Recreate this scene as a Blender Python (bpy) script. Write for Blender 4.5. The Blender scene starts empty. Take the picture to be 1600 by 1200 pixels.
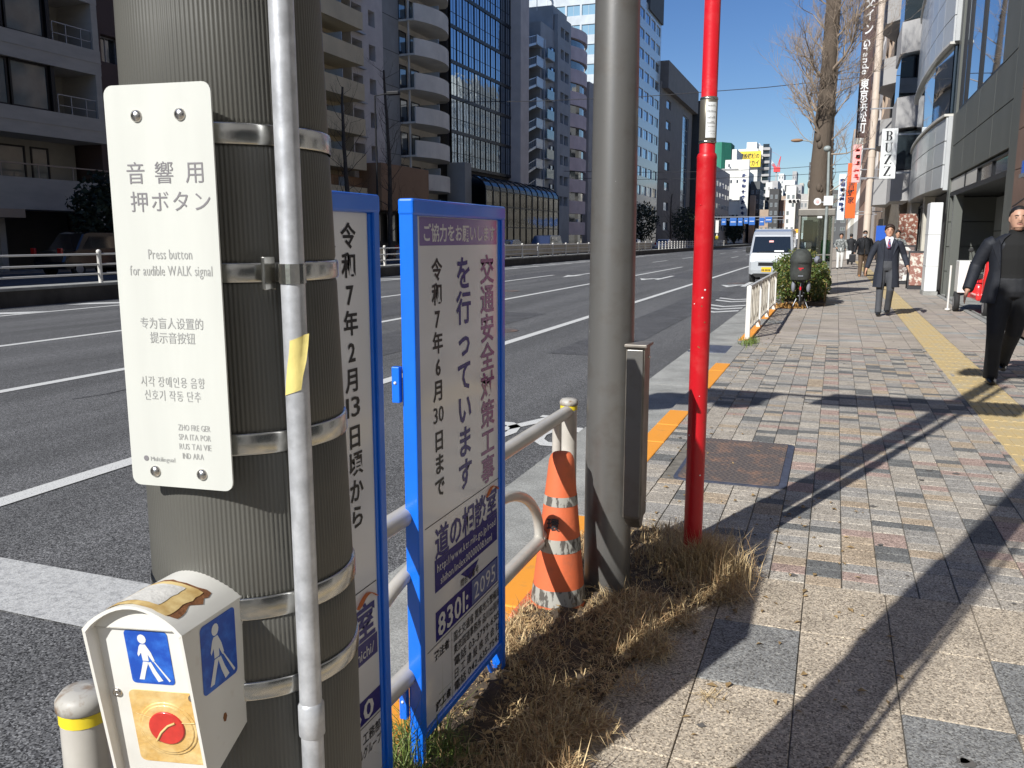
import bpy, bmesh, math, random
from mathutils import Vector, Matrix
random.seed(7)
R=math.radians
S=bpy.context.scene
COL=S.collection
# ------------------------------------------------------------------ camera, sky, sun
cam_d=bpy.data.cameras.new('camera'); cam_d.sensor_width=36; cam_d.lens=36*1330/1600
cam_d.clip_start=.02; cam_d.clip_end=6000
cam=bpy.data.objects.new('camera',cam_d); COL.objects.link(cam)
cam.location=(0,0,1.45)
cam.rotation_euler=(R(90-9.686),0,R(20.595))
S.camera=cam
SUN_D=Vector((.344*math.cos(R(36)),.939*math.cos(R(36)),-math.sin(R(36))))
W=bpy.data.worlds.new('World'); S.world=W; W.use_nodes=True
wn=W.node_tree.nodes; wl=W.node_tree.links
bg=wn['Background']; sky=wn.new('ShaderNodeTexSky'); sky.sky_type='NISHITA'; sky.sun_disc=False
sky.sun_elevation=R(36); sky.sun_rotation=math.atan2(-.344,-.939); sky.altitude=0
sky.air_density=1.0; sky.dust_density=.15; sky.ozone_density=4.0
hs=wn.new('ShaderNodeHueSaturation'); hs.inputs['Saturation'].default_value=1.2; hs.inputs['Hue'].default_value=.512; wl.new(sky.outputs[0],hs.inputs['Color']); wl.new(hs.outputs[0],bg.inputs[0]); bg.inputs[1].default_value=.074
sd=bpy.data.lights.new('sun','SUN'); sd.energy=4.7; sd.angle=R(.53); sd.color=(1,.985,.945)
sun=bpy.data.objects.new('sun',sd); COL.objects.link(sun)
sun.rotation_euler=SUN_D.to_track_quat('-Z','Y').to_euler(); sun.location=(-20,-50,60)
S.view_settings.view_transform='Standard'; S.view_settings.look='None'
S.view_settings.exposure=.38; S.view_settings.gamma=1; S.view_settings.use_curve_mapping=False
S.cycles.max_bounces=6; S.cycles.use_denoising=True
# ------------------------------------------------------------------ glyphs (built-in font) cached as flat meshes
GL={}
def glyph(ch,bold=0.0):
    k=(ch,bold)
    if k in GL: return GL[k]
    c=bpy.data.curves.new('glyph','FONT'); c.body=ch; c.offset=bold; c.resolution_u=2
    o=bpy.data.objects.new('glyph',c); COL.objects.link(o)
    me=bpy.data.meshes.new_from_object(o.evaluated_get(bpy.context.evaluated_depsgraph_get()))
    vs=[(v.co.x,v.co.y) for v in me.vertices]; fs=[tuple(p.vertices) for p in me.polygons]
    bpy.data.objects.remove(o); bpy.data.curves.remove(c); bpy.data.meshes.remove(me)
    if vs: xm=max(v[0] for v in vs); xn=min(v[0] for v in vs)
    else: xm,xn=.3,0
    GL[k]=(vs,fs,xn,xm); return GL[k]
PRE={.022:'ご協力をお願いします交通安全対策工事を行っています令和7年6月30日まで道の相談室発注者施8301:12345頃からで2月9本部式会社務ブルグープー吉野家三交インGrande東京浜松町建設機械のサカイ',
 .006:'国土交通省関東地方整備局東京国道事務所品川出張所電話03-3799-6315日工建設株式会社042-635-7543問合せ番号発注者施工者2095http:/w.ktmligojprdasbenx8/oc式ーブルグループ本部金管環ご'
 ,0.0:'音響用押ボタンPress button for audible WALK signal专为盲人设置的提示音按钮시각 장애인용 음향신호기작동단추ZHOFREGERSPAITAPORRUSTAIVIEINDARAMultilingual'}
for b_,s_ in PRE.items():
    for ch_ in sorted(set(s_)): 
        if ch_!=' ': glyph(ch_,b_)
def is_w(ch): return ord(ch)>0x2e00
# ------------------------------------------------------------------ mesh builder
class MB:
    def __init__(s): s.v=[]; s.f=[]; s.m=[]; s.cur=0; s.sm=[]; s.smooth=False
    def add(s,vs,fs,smooth=None):
        n=len(s.v); s.v.extend(vs)
        sm=s.smooth if smooth is None else smooth
        for f in fs: s.f.append(tuple(i+n for i in f)); s.m.append(s.cur); s.sm.append(sm)
    def box(s,x0,x1,y0,y1,z0,z1):
        if x0>x1:x0,x1=x1,x0
        if y0>y1:y0,y1=y1,y0
        if z0>z1:z0,z1=z1,z0
        s.add([(x0,y0,z0),(x1,y0,z0),(x1,y1,z0),(x0,y1,z0),(x0,y0,z1),(x1,y0,z1),(x1,y1,z1),(x0,y1,z1)],
          [(3,2,1,0),(4,5,6,7),(0,1,5,4),(1,2,6,5),(2,3,7,6),(3,0,4,7)],False); return s
    def bbox(s,x0,x1,y0,y1,z0,z1,b=.004):
        """box with chamfered top and side edges"""
        if x0>x1:x0,x1=x1,x0
        if y0>y1:y0,y1=y1,y0
        if z0>z1:z0,z1=z1,z0
        b=min(b,(x1-x0)*.45,(y1-y0)*.45,(z1-z0)*.45)
        bm=bmesh.new(); bmesh.ops.create_cube(bm,size=1)
        for v in bm.verts: v.co=Vector(((x0+x1)/2+v.co.x*(x1-x0),(y0+y1)/2+v.co.y*(y1-y0),(z0+z1)/2+v.co.z*(z1-z0)))
        bmesh.ops.bevel(bm,geom=bm.edges[:],offset=b,segments=2,affect='EDGES',profile=.5)
        bm.verts.index_update()
        s.add([tuple(v.co) for v in bm.verts],[tuple(v.index for v in f.verts) for f in bm.faces],False); bm.free(); return s
    def quad(s,a,b,c,d): s.add([a,b,c,d],[(0,1,2,3)],False); return s
    def prism(s,pts,z0,z1,tf=lambda p:p,smooth=False):
        """polygon pts (a,b) extruded from z0 to z1, mapped by tf((a,b,z))"""
        n=len(pts); vs=[tf((p[0],p[1],z0)) for p in pts]+[tf((p[0],p[1],z1)) for p in pts]
        s.add(vs,[tuple(range(n-1,-1,-1)),tuple(range(n,2*n))],False)
        s.add(vs,[(i,(i+1)%n,(i+1)%n+n,i+n) for i in range(n)],smooth); return s
    def rings(s,rs,cap=True,smooth=True,close=True):
        n=len(rs[0]); vs=[p for r in rs for p in r]; fs=[]
        for k in range(len(rs)-1):
            for i in range(n if close else n-1):
                j=(i+1)%n; fs.append((k*n+i,k*n+j,(k+1)*n+j,(k+1)*n+i))
        s.add(vs,fs,smooth)
        if cap and close:
            s.add(list(rs[0]),[tuple(range(n-1,-1,-1))],False); s.add(list(rs[-1]),[tuple(range(n))],False)
        return s
    def lathe(s,prof,cx=0,cy=0,n=24,cap=True,smooth=True):
        return s.rings([[(cx+r*math.cos(2*math.pi*i/n),cy+r*math.sin(2*math.pi*i/n),z) for i in range(n)] for r,z in prof],cap,smooth)
    def tube(s,path,r,n=10,cap=True,ry=None,up=None,smooth=True):
        P=[Vector(p) for p in path]; rr=r if isinstance(r,(list,tuple)) else [r]*len(P)
        ryy=ry if isinstance(ry,(list,tuple)) else ([ry]*len(P) if ry else rr)
        rs=[]; pu=Vector(up) if up else None
        for i,p in enumerate(P):
            t=(P[min(i+1,len(P)-1)]-P[max(i-1,0)])
            if t.length<1e-9: t=Vector((0,0,1))
            t.normalize()
            if pu is None: pu=Vector((0,0,1)) if abs(t.z)<.9 else Vector((1,0,0))
            a=t.cross(pu)
            if a.length<1e-6: a=t.cross(Vector((0,1,0)))
            a.normalize(); b=a.cross(t); b.normalize()
            if up is None: pu=b
            rs.append([tuple(p+a*(rr[i]*math.cos(2*math.pi*k/n))+b*(ryy[i]*math.sin(2*math.pi*k/n))) for k in range(n)])
        return s.rings(rs,cap,smooth)
    def sphere(s,c,r,nu=12,nv=8,sc=(1,1,1)):
        rs=[]
        for j in range(nv+1):
            t=math.pi*(j/nv)*.98+.03; 
            rs.append([(c[0]+sc[0]*r*math.sin(t)*math.cos(2*math.pi*i/nu),c[1]+sc[1]*r*math.sin(t)*math.sin(2*math.pi*i/nu),c[2]-sc[2]*r*math.cos(t)) for i in range(nu)])
        return s.rings(rs)
    def text(s,txt,o,u,v,h,bold=0.0,w=1.0,vertical=False,track=0.0,maxw=None,center=False,rot_latin=False):
        o=Vector(o);u=Vector(u);v=Vector(v)
        if not vertical:
            x=0;lay=[]
            for ch in txt:
                if ch==' ': x+=.32+track; continue
                vs,fs,xn,xm=glyph(ch,bold)
                if is_w(ch): lay.append((vs,fs,x)); x+=1+track
                else: lay.append((vs,fs,x-xn+.04)); x+=xm-xn+.1+track
            sx=w
            if maxw: sx=maxw/(x*h)
            off=-x/2 if center else 0
            for vs,fs,x0 in lay: s.add([tuple(o+u*((a+x0+off)*h*sx)+v*(b*h)) for a,b in vs],fs,False)
        else:
            y=0
            for ch in txt:
                if ch==' ': y-=.5; continue
                vs,fs,xn,xm=glyph(ch,bold)
                if rot_latin and not is_w(ch):
                    # letters turned a quarter turn clockwise
                    s.add([tuple(o+u*((.5+(b-.35))*h*w)+v*((y-(a-xn))*h)) for a,b in vs],fs,False); y-=(xm-xn)+.08
                else:
                    x0=0 if is_w(ch) else .5-(xn+xm)/2
                    if ch=='ー' : 
                        s.add([tuple(o+u*((.5-(b-.35)*-1*0+ (b-.38))*h*w)+v*((y-a)*h)) for a,b in vs],fs,False)
                    else: s.add([tuple(o+u*((a+x0)*h*w)+v*((y+b-.87)*h)) for a,b in vs],fs,False)
                    y-=1+track
        return s
    def build(s,name,mat,parent=None,**kw):
        me=bpy.data.meshes.new(name)
        if parent is not None and kw.get('world',True):
            ox,oy,oz=parent['_b'] if '_b' in parent else (0,0,0)
        else: ox=oy=oz=0
        vs=[(a-ox,b-oy,c-oz) for a,b,c in s.v] if (ox or oy or oz) else s.v
        me.from_pydata(vs,[],s.f)
        ms=mat if isinstance(mat,(list,tuple)) else [mat]
        for m in ms: me.materials.append(m)
        if len(ms)>1: me.polygons.foreach_set('material_index',s.m)
        if any(s.sm): me.polygons.foreach_set('use_smooth',s.sm)
        me.update()
        o=bpy.data.objects.new(name,me); COL.objects.link(o)
        if parent is not None:
            o.parent=parent
            o['_b']=(ox,oy,oz)
        return o
def tag(o,label=None,cat=None,group=None,kind=None):
    if label:o['label']=label
    if cat:o['category']=cat
    if group:o['group']=group
    if kind:o['kind']=kind
    return o
def thing(name,label,cat,loc=(0,0,0),group=None,rz=0):
    o=bpy.data.objects.new(name,None); COL.objects.link(o); o.location=loc; o.rotation_euler=(0,0,rz)
    o.empty_display_size=.2; o['_b']=tuple(loc); tag(o,label,cat,group); return o
def local(o): o['_b']=(0,0,0); return o
def share(name,me,parent,loc,scale=None,rot=None):
    o=bpy.data.objects.new(name,me); COL.objects.link(o); o.parent=parent
    bx=parent['_b']; o.location=(loc[0]-bx[0],loc[1]-bx[1],loc[2]-bx[2]); o['_b']=tuple(loc)
    if scale: o.scale=scale
    if rot: o.rotation_euler=rot
    return o
def copy_tree(o,parent=None,label=None,loc=None,rz=None):
    c=o.copy(); COL.objects.link(c); c.parent=parent
    if label: c['label']=label
    if loc is not None: c.location=loc
    if rz is not None: c.rotation_euler=(0,0,rz)
    for ch in list(o.children): copy_tree(ch,c)
    return c
# ------------------------------------------------------------------ materials
def nd(nt,t,**kw):
    n=nt.nodes.new(t)
    for k,v in kw.items(): setattr(n,k,v)
    return n
def pm(name,col,rough=.6,metal=0,spec=.5,var=0,vs=3,vcol=None,vthr=(.35,.7),bump=0,bs=60,coat=0,emit=None,speck=None,sps=300,ior=None,detail=4,rvar=0,stretch=None):
    m=bpy.data.materials.new(name); m.use_nodes=True; nt=m.node_tree; L=nt.links
    b=nt.nodes['Principled BSDF']; col=tuple(col)+(1,) if len(col)==3 else col
    b.inputs['Base Color'].default_value=col; b.inputs['Roughness'].default_value=rough; b.inputs['Metallic'].default_value=metal
    b.inputs['Specular IOR Level'].default_value=spec
    if ior: b.inputs['IOR'].default_value=ior
    if coat: b.inputs['Coat Weight'].default_value=coat; b.inputs['Coat Roughness'].default_value=.08
    if emit: b.inputs['Emission Color'].default_value=tuple(emit[0])+(1,); b.inputs['Emission Strength'].default_value=emit[1]
    out=None
    g=nd(nt,'ShaderNodeNewGeometry')
    pos=g.outputs['Position']
    if stretch:
        mp=nd(nt,'ShaderNodeMapping'); mp.inputs['Scale'].default_value=stretch; L.new(pos,mp.inputs[0]); pos=mp.outputs[0]
    if var or vcol:
        n=nd(nt,'ShaderNodeTexNoise'); n.inputs['Scale'].default_value=vs; n.inputs['Detail'].default_value=detail; n.inputs['Roughness'].default_value=.6
        L.new(pos,n.inputs['Vector'])
        r=nd(nt,'ShaderNodeMapRange'); r.inputs['From Min'].default_value=vthr[0]; r.inputs['From Max'].default_value=vthr[1]
        L.new(n.outputs['Fac'],r.inputs['Value'])
        mx=nd(nt,'ShaderNodeMix',data_type='RGBA'); L.new(r.outputs[0],mx.inputs['Factor'])
        mx.inputs[6].default_value=tuple(c*(1-var) for c in col[:3])+(1,)
        vc=vcol if vcol else tuple(min(1,c*(1+var)) for c in col[:3])
        mx.inputs[7].default_value=tuple(vc)+(1,); out=mx.outputs[2]
        if rvar:
            rr=nd(nt,'ShaderNodeMapRange'); rr.inputs['To Min'].default_value=rough; rr.inputs['To Max'].default_value=min(1,rough+rvar)
            L.new(r.outputs[0],rr.inputs['Value']); L.new(rr.outputs[0],b.inputs['Roughness'])
    if speck:
        # speck = list of (colour, from, to) on a fine cell pattern: stones in the surface
        v=nd(nt,'ShaderNodeTexVoronoi'); v.inputs['Scale'].default_value=sps; L.new(g.outputs['Position'],v.inputs['Vector'])
        sp=nd(nt,'ShaderNodeSeparateColor'); L.new(v.outputs['Color'],sp.inputs[0])
        cr=nd(nt,'ShaderNodeValToRGB'); cr.color_ramp.interpolation='CONSTANT'
        els=cr.color_ramp.elements; 
        while len(els)<len(speck): els.new(.5)
        for e,(pv,c) in zip(els,speck): e.position=pv; e.color=tuple(c)+(1,)
        L.new(sp.outputs[0],cr.inputs[0])
        mm=nd(nt,'ShaderNodeMix',data_type='RGBA',blend_type='MULTIPLY'); mm.inputs['Factor'].default_value=1
        if out: L.new(out,mm.inputs[6])
        else: mm.inputs[6].default_value=col
        L.new(cr.outputs[0],mm.inputs[7]); out=mm.outputs[2]
    if out: L.new(out,b.inputs['Base Color'])
    if bump:
        n2=nd(nt,'ShaderNodeTexNoise'); n2.inputs['Scale'].default_value=bs; n2.inputs['Detail'].default_value=3; L.new(pos,n2.inputs['Vector'])
        bp=nd(nt,'ShaderNodeBump'); bp.inputs['Strength'].default_value=min(1,bump); bp.inputs['Distance'].default_value=.3/bs*max(1,bump)
        L.new(n2.outputs['Fac'],bp.inputs['Height']); L.new(bp.outputs[0],b.inputs['Normal'])
    return m
def thin_glass(name,tint=(.8,.85,.85),mixv=.15):
    m=bpy.data.materials.new(name); m.use_nodes=True; nt=m.node_tree; nt.nodes.remove(nt.nodes['Principled BSDF'])
    o=nt.nodes['Material Output']; t=nd(nt,'ShaderNodeBsdfTransparent'); t.inputs[0].default_value=tint+(1,)
    g=nd(nt,'ShaderNodeBsdfGlossy'); g.inputs['Roughness'].default_value=.03
    lw=nd(nt,'ShaderNodeFresnel'); lw.inputs[0].default_value=1.6
    mx=nd(nt,'ShaderNodeMixShader'); nt.links.new(lw.outputs[0],mx.inputs[0]); nt.links.new(t.outputs[0],mx.inputs[1]); nt.links.new(g.outputs[0],mx.inputs[2]); nt.links.new(mx.outputs[0],o.inputs[0])
    return m
G3=[(0,(.25,.25,.25)),(.25,(.75,.75,.75)),(.5,(1.15,1.15,1.15)),(.75,(1.7,1.7,1.65)),(.93,(2.5,2.5,2.45))]
M={}
M['asphalt']=pm('asphalt',(.105,.105,.108),.85,speck=G3,sps=170,var=.22,vs=1.3,bump=.8,bs=170,spec=.35,stretch=(1,.07,1))
M['ground']=pm('ground',(.12,.12,.12),.9,var=.2,vs=.2)
M['paint']=pm('road paint',(.62,.62,.60),.7,vcol=(.25,.25,.25),vs=130,vthr=(.56,.64),var=.02,bump=.5,bs=150)
M['paintworn']=pm('worn road paint',(.50,.50,.49),.75,vcol=(.30,.30,.30),vs=22,vthr=(.48,.72),var=.03,bump=.6,bs=120,speck=[(0,(.8,.8,.8)),(.3,(1,1,1)),(.8,(1.1,1.1,1.1))],sps=160)
M['concrete']=pm('gutter concrete',(.32,.32,.30),.85,var=.22,vs=2.5,bump=.4,bs=120,speck=[(0,(.75,.75,.75)),(.4,(1,1,1)),(.85,(1.2,1.2,1.2))],sps=220)
M['darkconc']=pm('old kerb concrete',(.06,.055,.05),.9,var=.35,vs=1.2,bump=.5,bs=30)
M['kerb']=pm('kerb granite',(.30,.29,.27),.8,var=.15,vs=4,speck=[(0,(.7,.7,.7)),(.4,(1,1,1)),(.8,(1.25,1.25,1.2))],sps=260)
M['orange']=pm('orange kerb paint',(.83,.33,.035),.65,vcol=(.5,.25,.08),vs=9,vthr=(.62,.8),var=.04,bump=.2,bs=100)
SP=[(0,(.42,.40,.38)),(.16,(.72,.70,.68)),(.38,(1,1,1)),(.68,(1.22,1.2,1.16)),(.9,(1.6,1.58,1.5))]
def stone(n,c,s=230,v=.12): return pm(n,c,.82,speck=SP,sps=s,var=v,vs=5,bump=.35,bs=200,spec=.3)
M['slab']=stone('beige exposed aggregate',(.42,.36,.285),190)
M['slabg']=stone('grey exposed aggregate',(.22,.22,.215),190)
M['grout']=pm('joint sand',(.17,.155,.13),.95,var=.3,vs=20)
BR=[stone('beige paver',(.37,.335,.29)),stone('light grey paver',(.31,.295,.275)),stone('pink paver',(.37,.275,.24)),stone('dark grey paver',(.155,.157,.155)),stone('pale paver',(.42,.385,.335)),stone('buff paver',(.39,.315,.235))]
M['tile']=pm('far paving',(.39,.34,.285),.85,var=.2,vs=1.2,bump=.3,bs=120,speck=[(0,(.8,.8,.8)),(.5,(1.05,1.05,1.05))],sps=150)
M['tile2']=pm('far paving grey',(.345,.30,.26),.85,var=.2,vs=1.6,bump=.3,bs=120)
M['tactile']=pm('tactile yellow',(.56,.42,.20),.8,vcol=(.43,.37,.25),vs=6,vthr=(.45,.7),var=.1,bump=.3,bs=150)
M['iron']=pm('rusty manhole iron',(.14,.115,.105),.6,vcol=(.20,.125,.09),vs=7,vthr=(.5,.66),var=.25,bump=.5,bs=90,spec=.5)
M['ironblue']=pm('blue grey manhole frame',(.09,.10,.14),.55,var=.3,vs=20,metal=.4)
M['soil']=pm('dry soil',(.085,.062,.042),.95,var=.4,vs=25,bump=1,bs=70)
M['straw1']=pm('pale straw',(.60,.45,.24),.75,var=.25,vs=30); M['straw2']=pm('brown straw',(.36,.23,.115),.8,var=.3,vs=30)
M['weed']=pm('green weed',(.13,.18,.035),.6,var=.4,vs=20)
M['steel']=pm('grey painted steel',(.20,.195,.185),.36,metal=.5,var=.12,vs=7,vcol=(.13,.115,.10),vthr=(.5,.8),bump=.03,bs=60,rvar=.12)
M['steelbox']=pm('weathered steel box',(.20,.18,.155),.5,metal=.35,var=.3,vs=9,bump=.15,bs=60)
M['chips']=pm('paint chip white',(.7,.7,.7),.6)
M['rib']=pm('taupe ribbed sheet',(.112,.109,.096),.4,var=.14,vs=6,spec=.5,metal=.15,stretch=(1,1,.3))
M['band']=pm('stainless band',(.55,.54,.50),.22,metal=1,var=.18,vs=14,bump=.1,bs=30)
M['galv']=pm('galvanised conduit',(.56,.57,.59),.42,metal=.45,var=.2,vs=45,bump=.1,bs=50)
M['plate']=pm('ivory plate',(.585,.59,.545),.42,var=.05,vs=14,stretch=(1,1,.15),coat=.2)
M['ptext']=pm('grey print',(.20,.19,.20),.7); M['ptext2']=pm('pale grey print',(.33,.33,.32),.7)
M['screw']=pm('screw steel',(.6,.57,.53),.25,metal=1)
M['white']=pm('white enamel',(.74,.73,.69),.38,vcol=(.62,.60,.54),vs=6,vthr=(.55,.8),var=.02,coat=.2)
M['whitebox']=pm('aged white enamel',(.74,.72,.66),.4,vcol=(.50,.43,.33),vs=14,vthr=(.62,.78),var=.02,coat=.15)
M['rust']=pm('rust edge',(.16,.05,.02),.9,vcol=(.28,.12,.04),vs=40,var=.3,bump=.6,bs=200)
M['oldglue']=pm('yellowed glue',(.62,.40,.14),.6,vcol=(.72,.55,.25),vs=30,vthr=(.4,.6),var=.2)
M['grey_patch']=pm('weathered patch',(.60,.58,.54),.6,var=.1,vs=60,bump=.5,bs=180)
M['stkblue']=pm('sticker blue',(.012,.085,.50),.45,vcol=(.03,.16,.62),vs=60,vthr=(.45,.7),var=.15)
M['stkwhite']=pm('sticker white',(.72,.73,.72),.45)
M['yelpad']=pm('yellow pad',(.70,.43,.13),.4,vcol=(.75,.55,.25),vs=35,vthr=(.4,.66),var=.1,coat=.5,bump=.5,bs=70)
M['redbtn']=pm('red button',(.60,.035,.025),.35,var=.15,vs=60,coat=.6)
M['black']=pm('black print',(.015,.015,.018),.5)
M['tape']=pm('masking tape',(.72,.60,.20),.6,var=.06,vs=60,bump=.2,bs=120)
M['yel']=pm('yellow reflective',(.80,.62,.03),.4)
M['sblue']=pm('blue sign frame',(.005,.15,.74),.35,var=.05,vs=10,coat=.35)
M['sface']=pm('sign face',(.66,.67,.70),.25,var=.01,vs=5,spec=.4,coat=.8)
M['sind']=pm('indigo print',(.020,.018,.17),.22,spec=.35); M['spur']=pm('purple header print',(.16,.09,.30),.2,coat=.8)
M['smag']=pm('plum print',(.16,.012,.16),.25,spec=.35,coat=.6)
M['sblk']=pm('black sign print',(.012,.011,.012),.3,spec=.3); M['swht']=pm('white sign print',(.62,.62,.63),.3)
M['sgrey']=pm('faded digits print',(.10,.13,.30),.3); M['sor']=pm('orange print',(.66,.18,.05),.4)
M['fence']=pm('beige fence paint',(.50,.47,.42),.4,var=.1,vs=8,coat=.25,vcol=None)
M['cone']=pm('orange cone',(.74,.16,.06),.6,var=.08,vs=11,vcol=(.50,.13,.06),vthr=(.5,.75),bump=.15,bs=50)
M['coneband']=pm('scuffed reflective band',(.38,.37,.33),.5,vcol=(.10,.09,.08),vs=30,vthr=(.5,.56),var=.03,stretch=(1.6,1.6,.5))
M['red']=pm('red pole paint',(.60,.008,.016),.36,var=.18,vs=9,vcol=(.52,.03,.03),vthr=(.5,.75),rvar=.25,bump=.12,bs=60)
M['label']=pm('label white',(.70,.71,.70),.4); M['olive']=pm('label holder',(.22,.20,.16),.35,metal=.7)
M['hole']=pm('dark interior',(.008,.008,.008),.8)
# ================================================================== GROUND
RZ=-.10
g=MB(); g.quad((-3000,-600,-.30),(3000,-600,-.30),(3000,5000,-.30),(-3000,5000,-.30)); tag(g.build('ground',M['ground']),kind='structure')
K=1.55/1.45
road=thing('road',None,None,(0,0,RZ)); road['kind']='structure'
b=MB(); b.quad((-17.55,-30,RZ),(-1.86,-30,RZ),(-1.86,420,RZ),(-17.55,420,RZ)); b.build('asphalt',M['asphalt'],road)
b=MB(); b.quad((-34,-30,RZ),(-18.3,-30,RZ),(-18.3,700,RZ),(-34,700,RZ)); b.build('asphalt',M['asphalt'],road)
b=MB(); b.quad((-60,420,RZ-.01),(6,420,RZ-.01),(6,1500,RZ-.01),(-200,1500,RZ-.01)); b.build('asphalt',M['asphalt'],road)
# gutter: concrete strips with joints
b=MB()
for i in range(-3,60):
    b.box(-1.86,-1.256,i*1.8+.004,i*1.8+1.796,RZ-.06,RZ+.006+.002*(i%2))
b.build('gutter',M['concrete'],road)['kind']='stuff'
PZ=RZ+.006
def mark(pts,mat='paint'):
    m=MB(); m.add([(x*K,y*K,PZ) for x,y in pts],[tuple(range(len(pts)))]); 
    o=m.build('road_marking',M[mat],road); return o
def line(x,y0,y1,w=.14,mat='paint'): return mark([(x-w/2,y0),(x+w/2,y0),(x+w/2,y1),(x-w/2,y1)],mat)
line(-4.27,2.85,52,.145); line(-7.42,3.2,45); line(-10.6,3.2,33); line(-14.75,-5,70,.14)
mark([(-4.3,2.25),(-2.0,2.25),(-2.0,2.66),(-4.3,2.66)],'paintworn')
for k in range(3): line(-4.1-.3*k,58+k*14,63+k*14); 
for k in range(14):
    y=40+k*11
    if k>1: line(-7.5,y+6,y+11)
    line(-10.6,y+2,y+7)
    if k>2: line(-4.27,y,y+5)
for k in range(24):   # hatch beside the median
    y=8+k*3.1; mark([(-15.9,y),(-14.85,y+1.1),(-14.85,y+1.75),(-15.9,y+.65)])
def arrow(x,y,kind=0):
    L_=3.4
    mark([(x-.075,y),(x+.075,y),(x+.075,y+L_),(x-.075,y+L_)])
    if kind==0: mark([(x-.32,y),(x,y-1.7),(x+.32,y)])
    else:
        mark([(x-.075,y+1.2),(x-.55,y+.8),(x-.45,y+.3),(x-.075,y+.75)]); mark([(x-.75,y+.8),(x-.42,y-.5),(x-.2,y+.5)])
arrow(-5.95,30.5,1); arrow(-9.7,33,0); arrow(-2.6,27,1)
# bicycle and chevrons in the kerb lane
for y0 in (5.9,17.2,20.2):
    if y0<10:
        for dx in (-.28,.28):
            for a0 in range(10):
                a1=a0*36; c1,s1=math.cos(R(a1)),math.sin(R(a1)); c2,s2=math.cos(R(a1+36)),math.sin(R(a1+36))
                X0=-2.1+dx; mark([(X0+.2*c1,y0+.34*s1),(X0+.2*c2,y0+.34*s2),(X0+.12*c2,y0+.22*s2),(X0+.12*c1,y0+.22*s1)])
        mark([(-2.4,y0),(-2.3,y0),(-2.05,y0+.55),(-2.15,y0+.6)]); mark([(-1.85,y0),(-1.77,y0),(-1.95,y0+.8),(-2.05,y0+.8)]); mark([(-2.2,y0+.6),(-1.9,y0+.6),(-1.9,y0+.68),(-2.2,y0+.68)])
        for k in range(0): 
            y=y0+1.35+k*.5; mark([(-2.5,y+.3),(-2.15,y),(-2.15,y+.22),(-2.5,y+.52)]); mark([(-1.8,y+.3),(-2.15,y),(-2.15,y+.22),(-1.8,y+.52)])
    else:
        for k in range(2 if y0>18 else 3):
            y=y0+k*.75; mark([(-2.62,y+.5),(-2.2,y),(-2.2,y+.28),(-2.62,y+.8)]); mark([(-1.78,y+.5),(-2.2,y),(-2.2,y+.28),(-1.78,y+.8)])
# drain grate by the kerb
b=MB()
for i in range(12): b.box(-1.80,-1.30,11.9+i*.05,11.93+i*.05,RZ+.004,RZ+.02)
b.box(-1.84,-1.27,11.82,11.88,RZ,RZ+.022); b.box(-1.84,-1.27,12.52,12.58,RZ,RZ+.022)
tag(b.build('drain_grate',M['ironblue'],None),'dark steel drain grate in the gutter near the orange painted kerb','drain grate')
# ------------------------------------------------------------------ sidewalk
sw=thing('sidewalk',None,None,(0,0,0)); sw['kind']='structure'
b=MB(); b.box(-1.08,2.75,-12,150,-.2,-.008); b.build('joint_bed',M['grout'],sw)
b=MB(); b.box(-1.2,-1.08,60,150,-.2,0); b.box(-1.078,2.75,60,150,-.2,0); b.build('far_paving',M['tile'],sw)
def piece_mesh(nm,w,l,mat,bv=.003):
    m=MB(); m.bbox(-w/2,w/2,-l/2,l/2,-.035,0,bv)
    me=bpy.data.meshes.new(nm); me.from_pydata(m.v,[],m.f); me.materials.append(mat); me.update(); return me
def simple_mesh(nm,w,l,mat):
    m=MB(); b_=.002
    m.add([(-w/2,-l/2,-.03),(w/2,-l/2,-.03),(w/2,l/2,-.03),(-w/2,l/2,-.03),(-w/2,-l/2,-b_),(w/2,-l/2,-b_),(w/2,l/2,-b_),(-w/2,l/2,-b_),
           (-w/2+b_,-l/2+b_,0),(w/2-b_,-l/2+b_,0),(w/2-b_,l/2-b_,0),(-w/2+b_,l/2-b_,0)],
          [(0,1,5,4),(1,2,6,5),(2,3,7,6),(3,0,4,7),(4,5,9,8),(5,6,10,9),(6,7,11,10),(7,4,8,11),(8,9,10,11)])
    me=bpy.data.meshes.new(nm); me.from_pydata(m.v,[],m.f); me.materials.append(mat); me.update(); return me
# kerb stones, some with orange paint
km=piece_mesh('kerb_stone',.172,.595,M['kerb'],.008); ko=piece_mesh('kerb_stone',.172,.595,M['orange'],.008)
ORG=[(1.5,3.95),(5.1,6.95),(8.3,10.15),(12.6,15.0),(16.2,18.3)]
for i in range(-4,96):
    y=.3+i*.6
    o=share('kerb_stone',ko if any(a<=y<=c for a,c in ORG) else km,sw,(-1.167,y,.001*((i*7)%3)))
b=MB(); b.box(-1.253,-1.081,-12,60,-.3,-.034); b.build('kerb_base',M['kerb'],sw)
rnd=random.Random(11)
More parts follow.
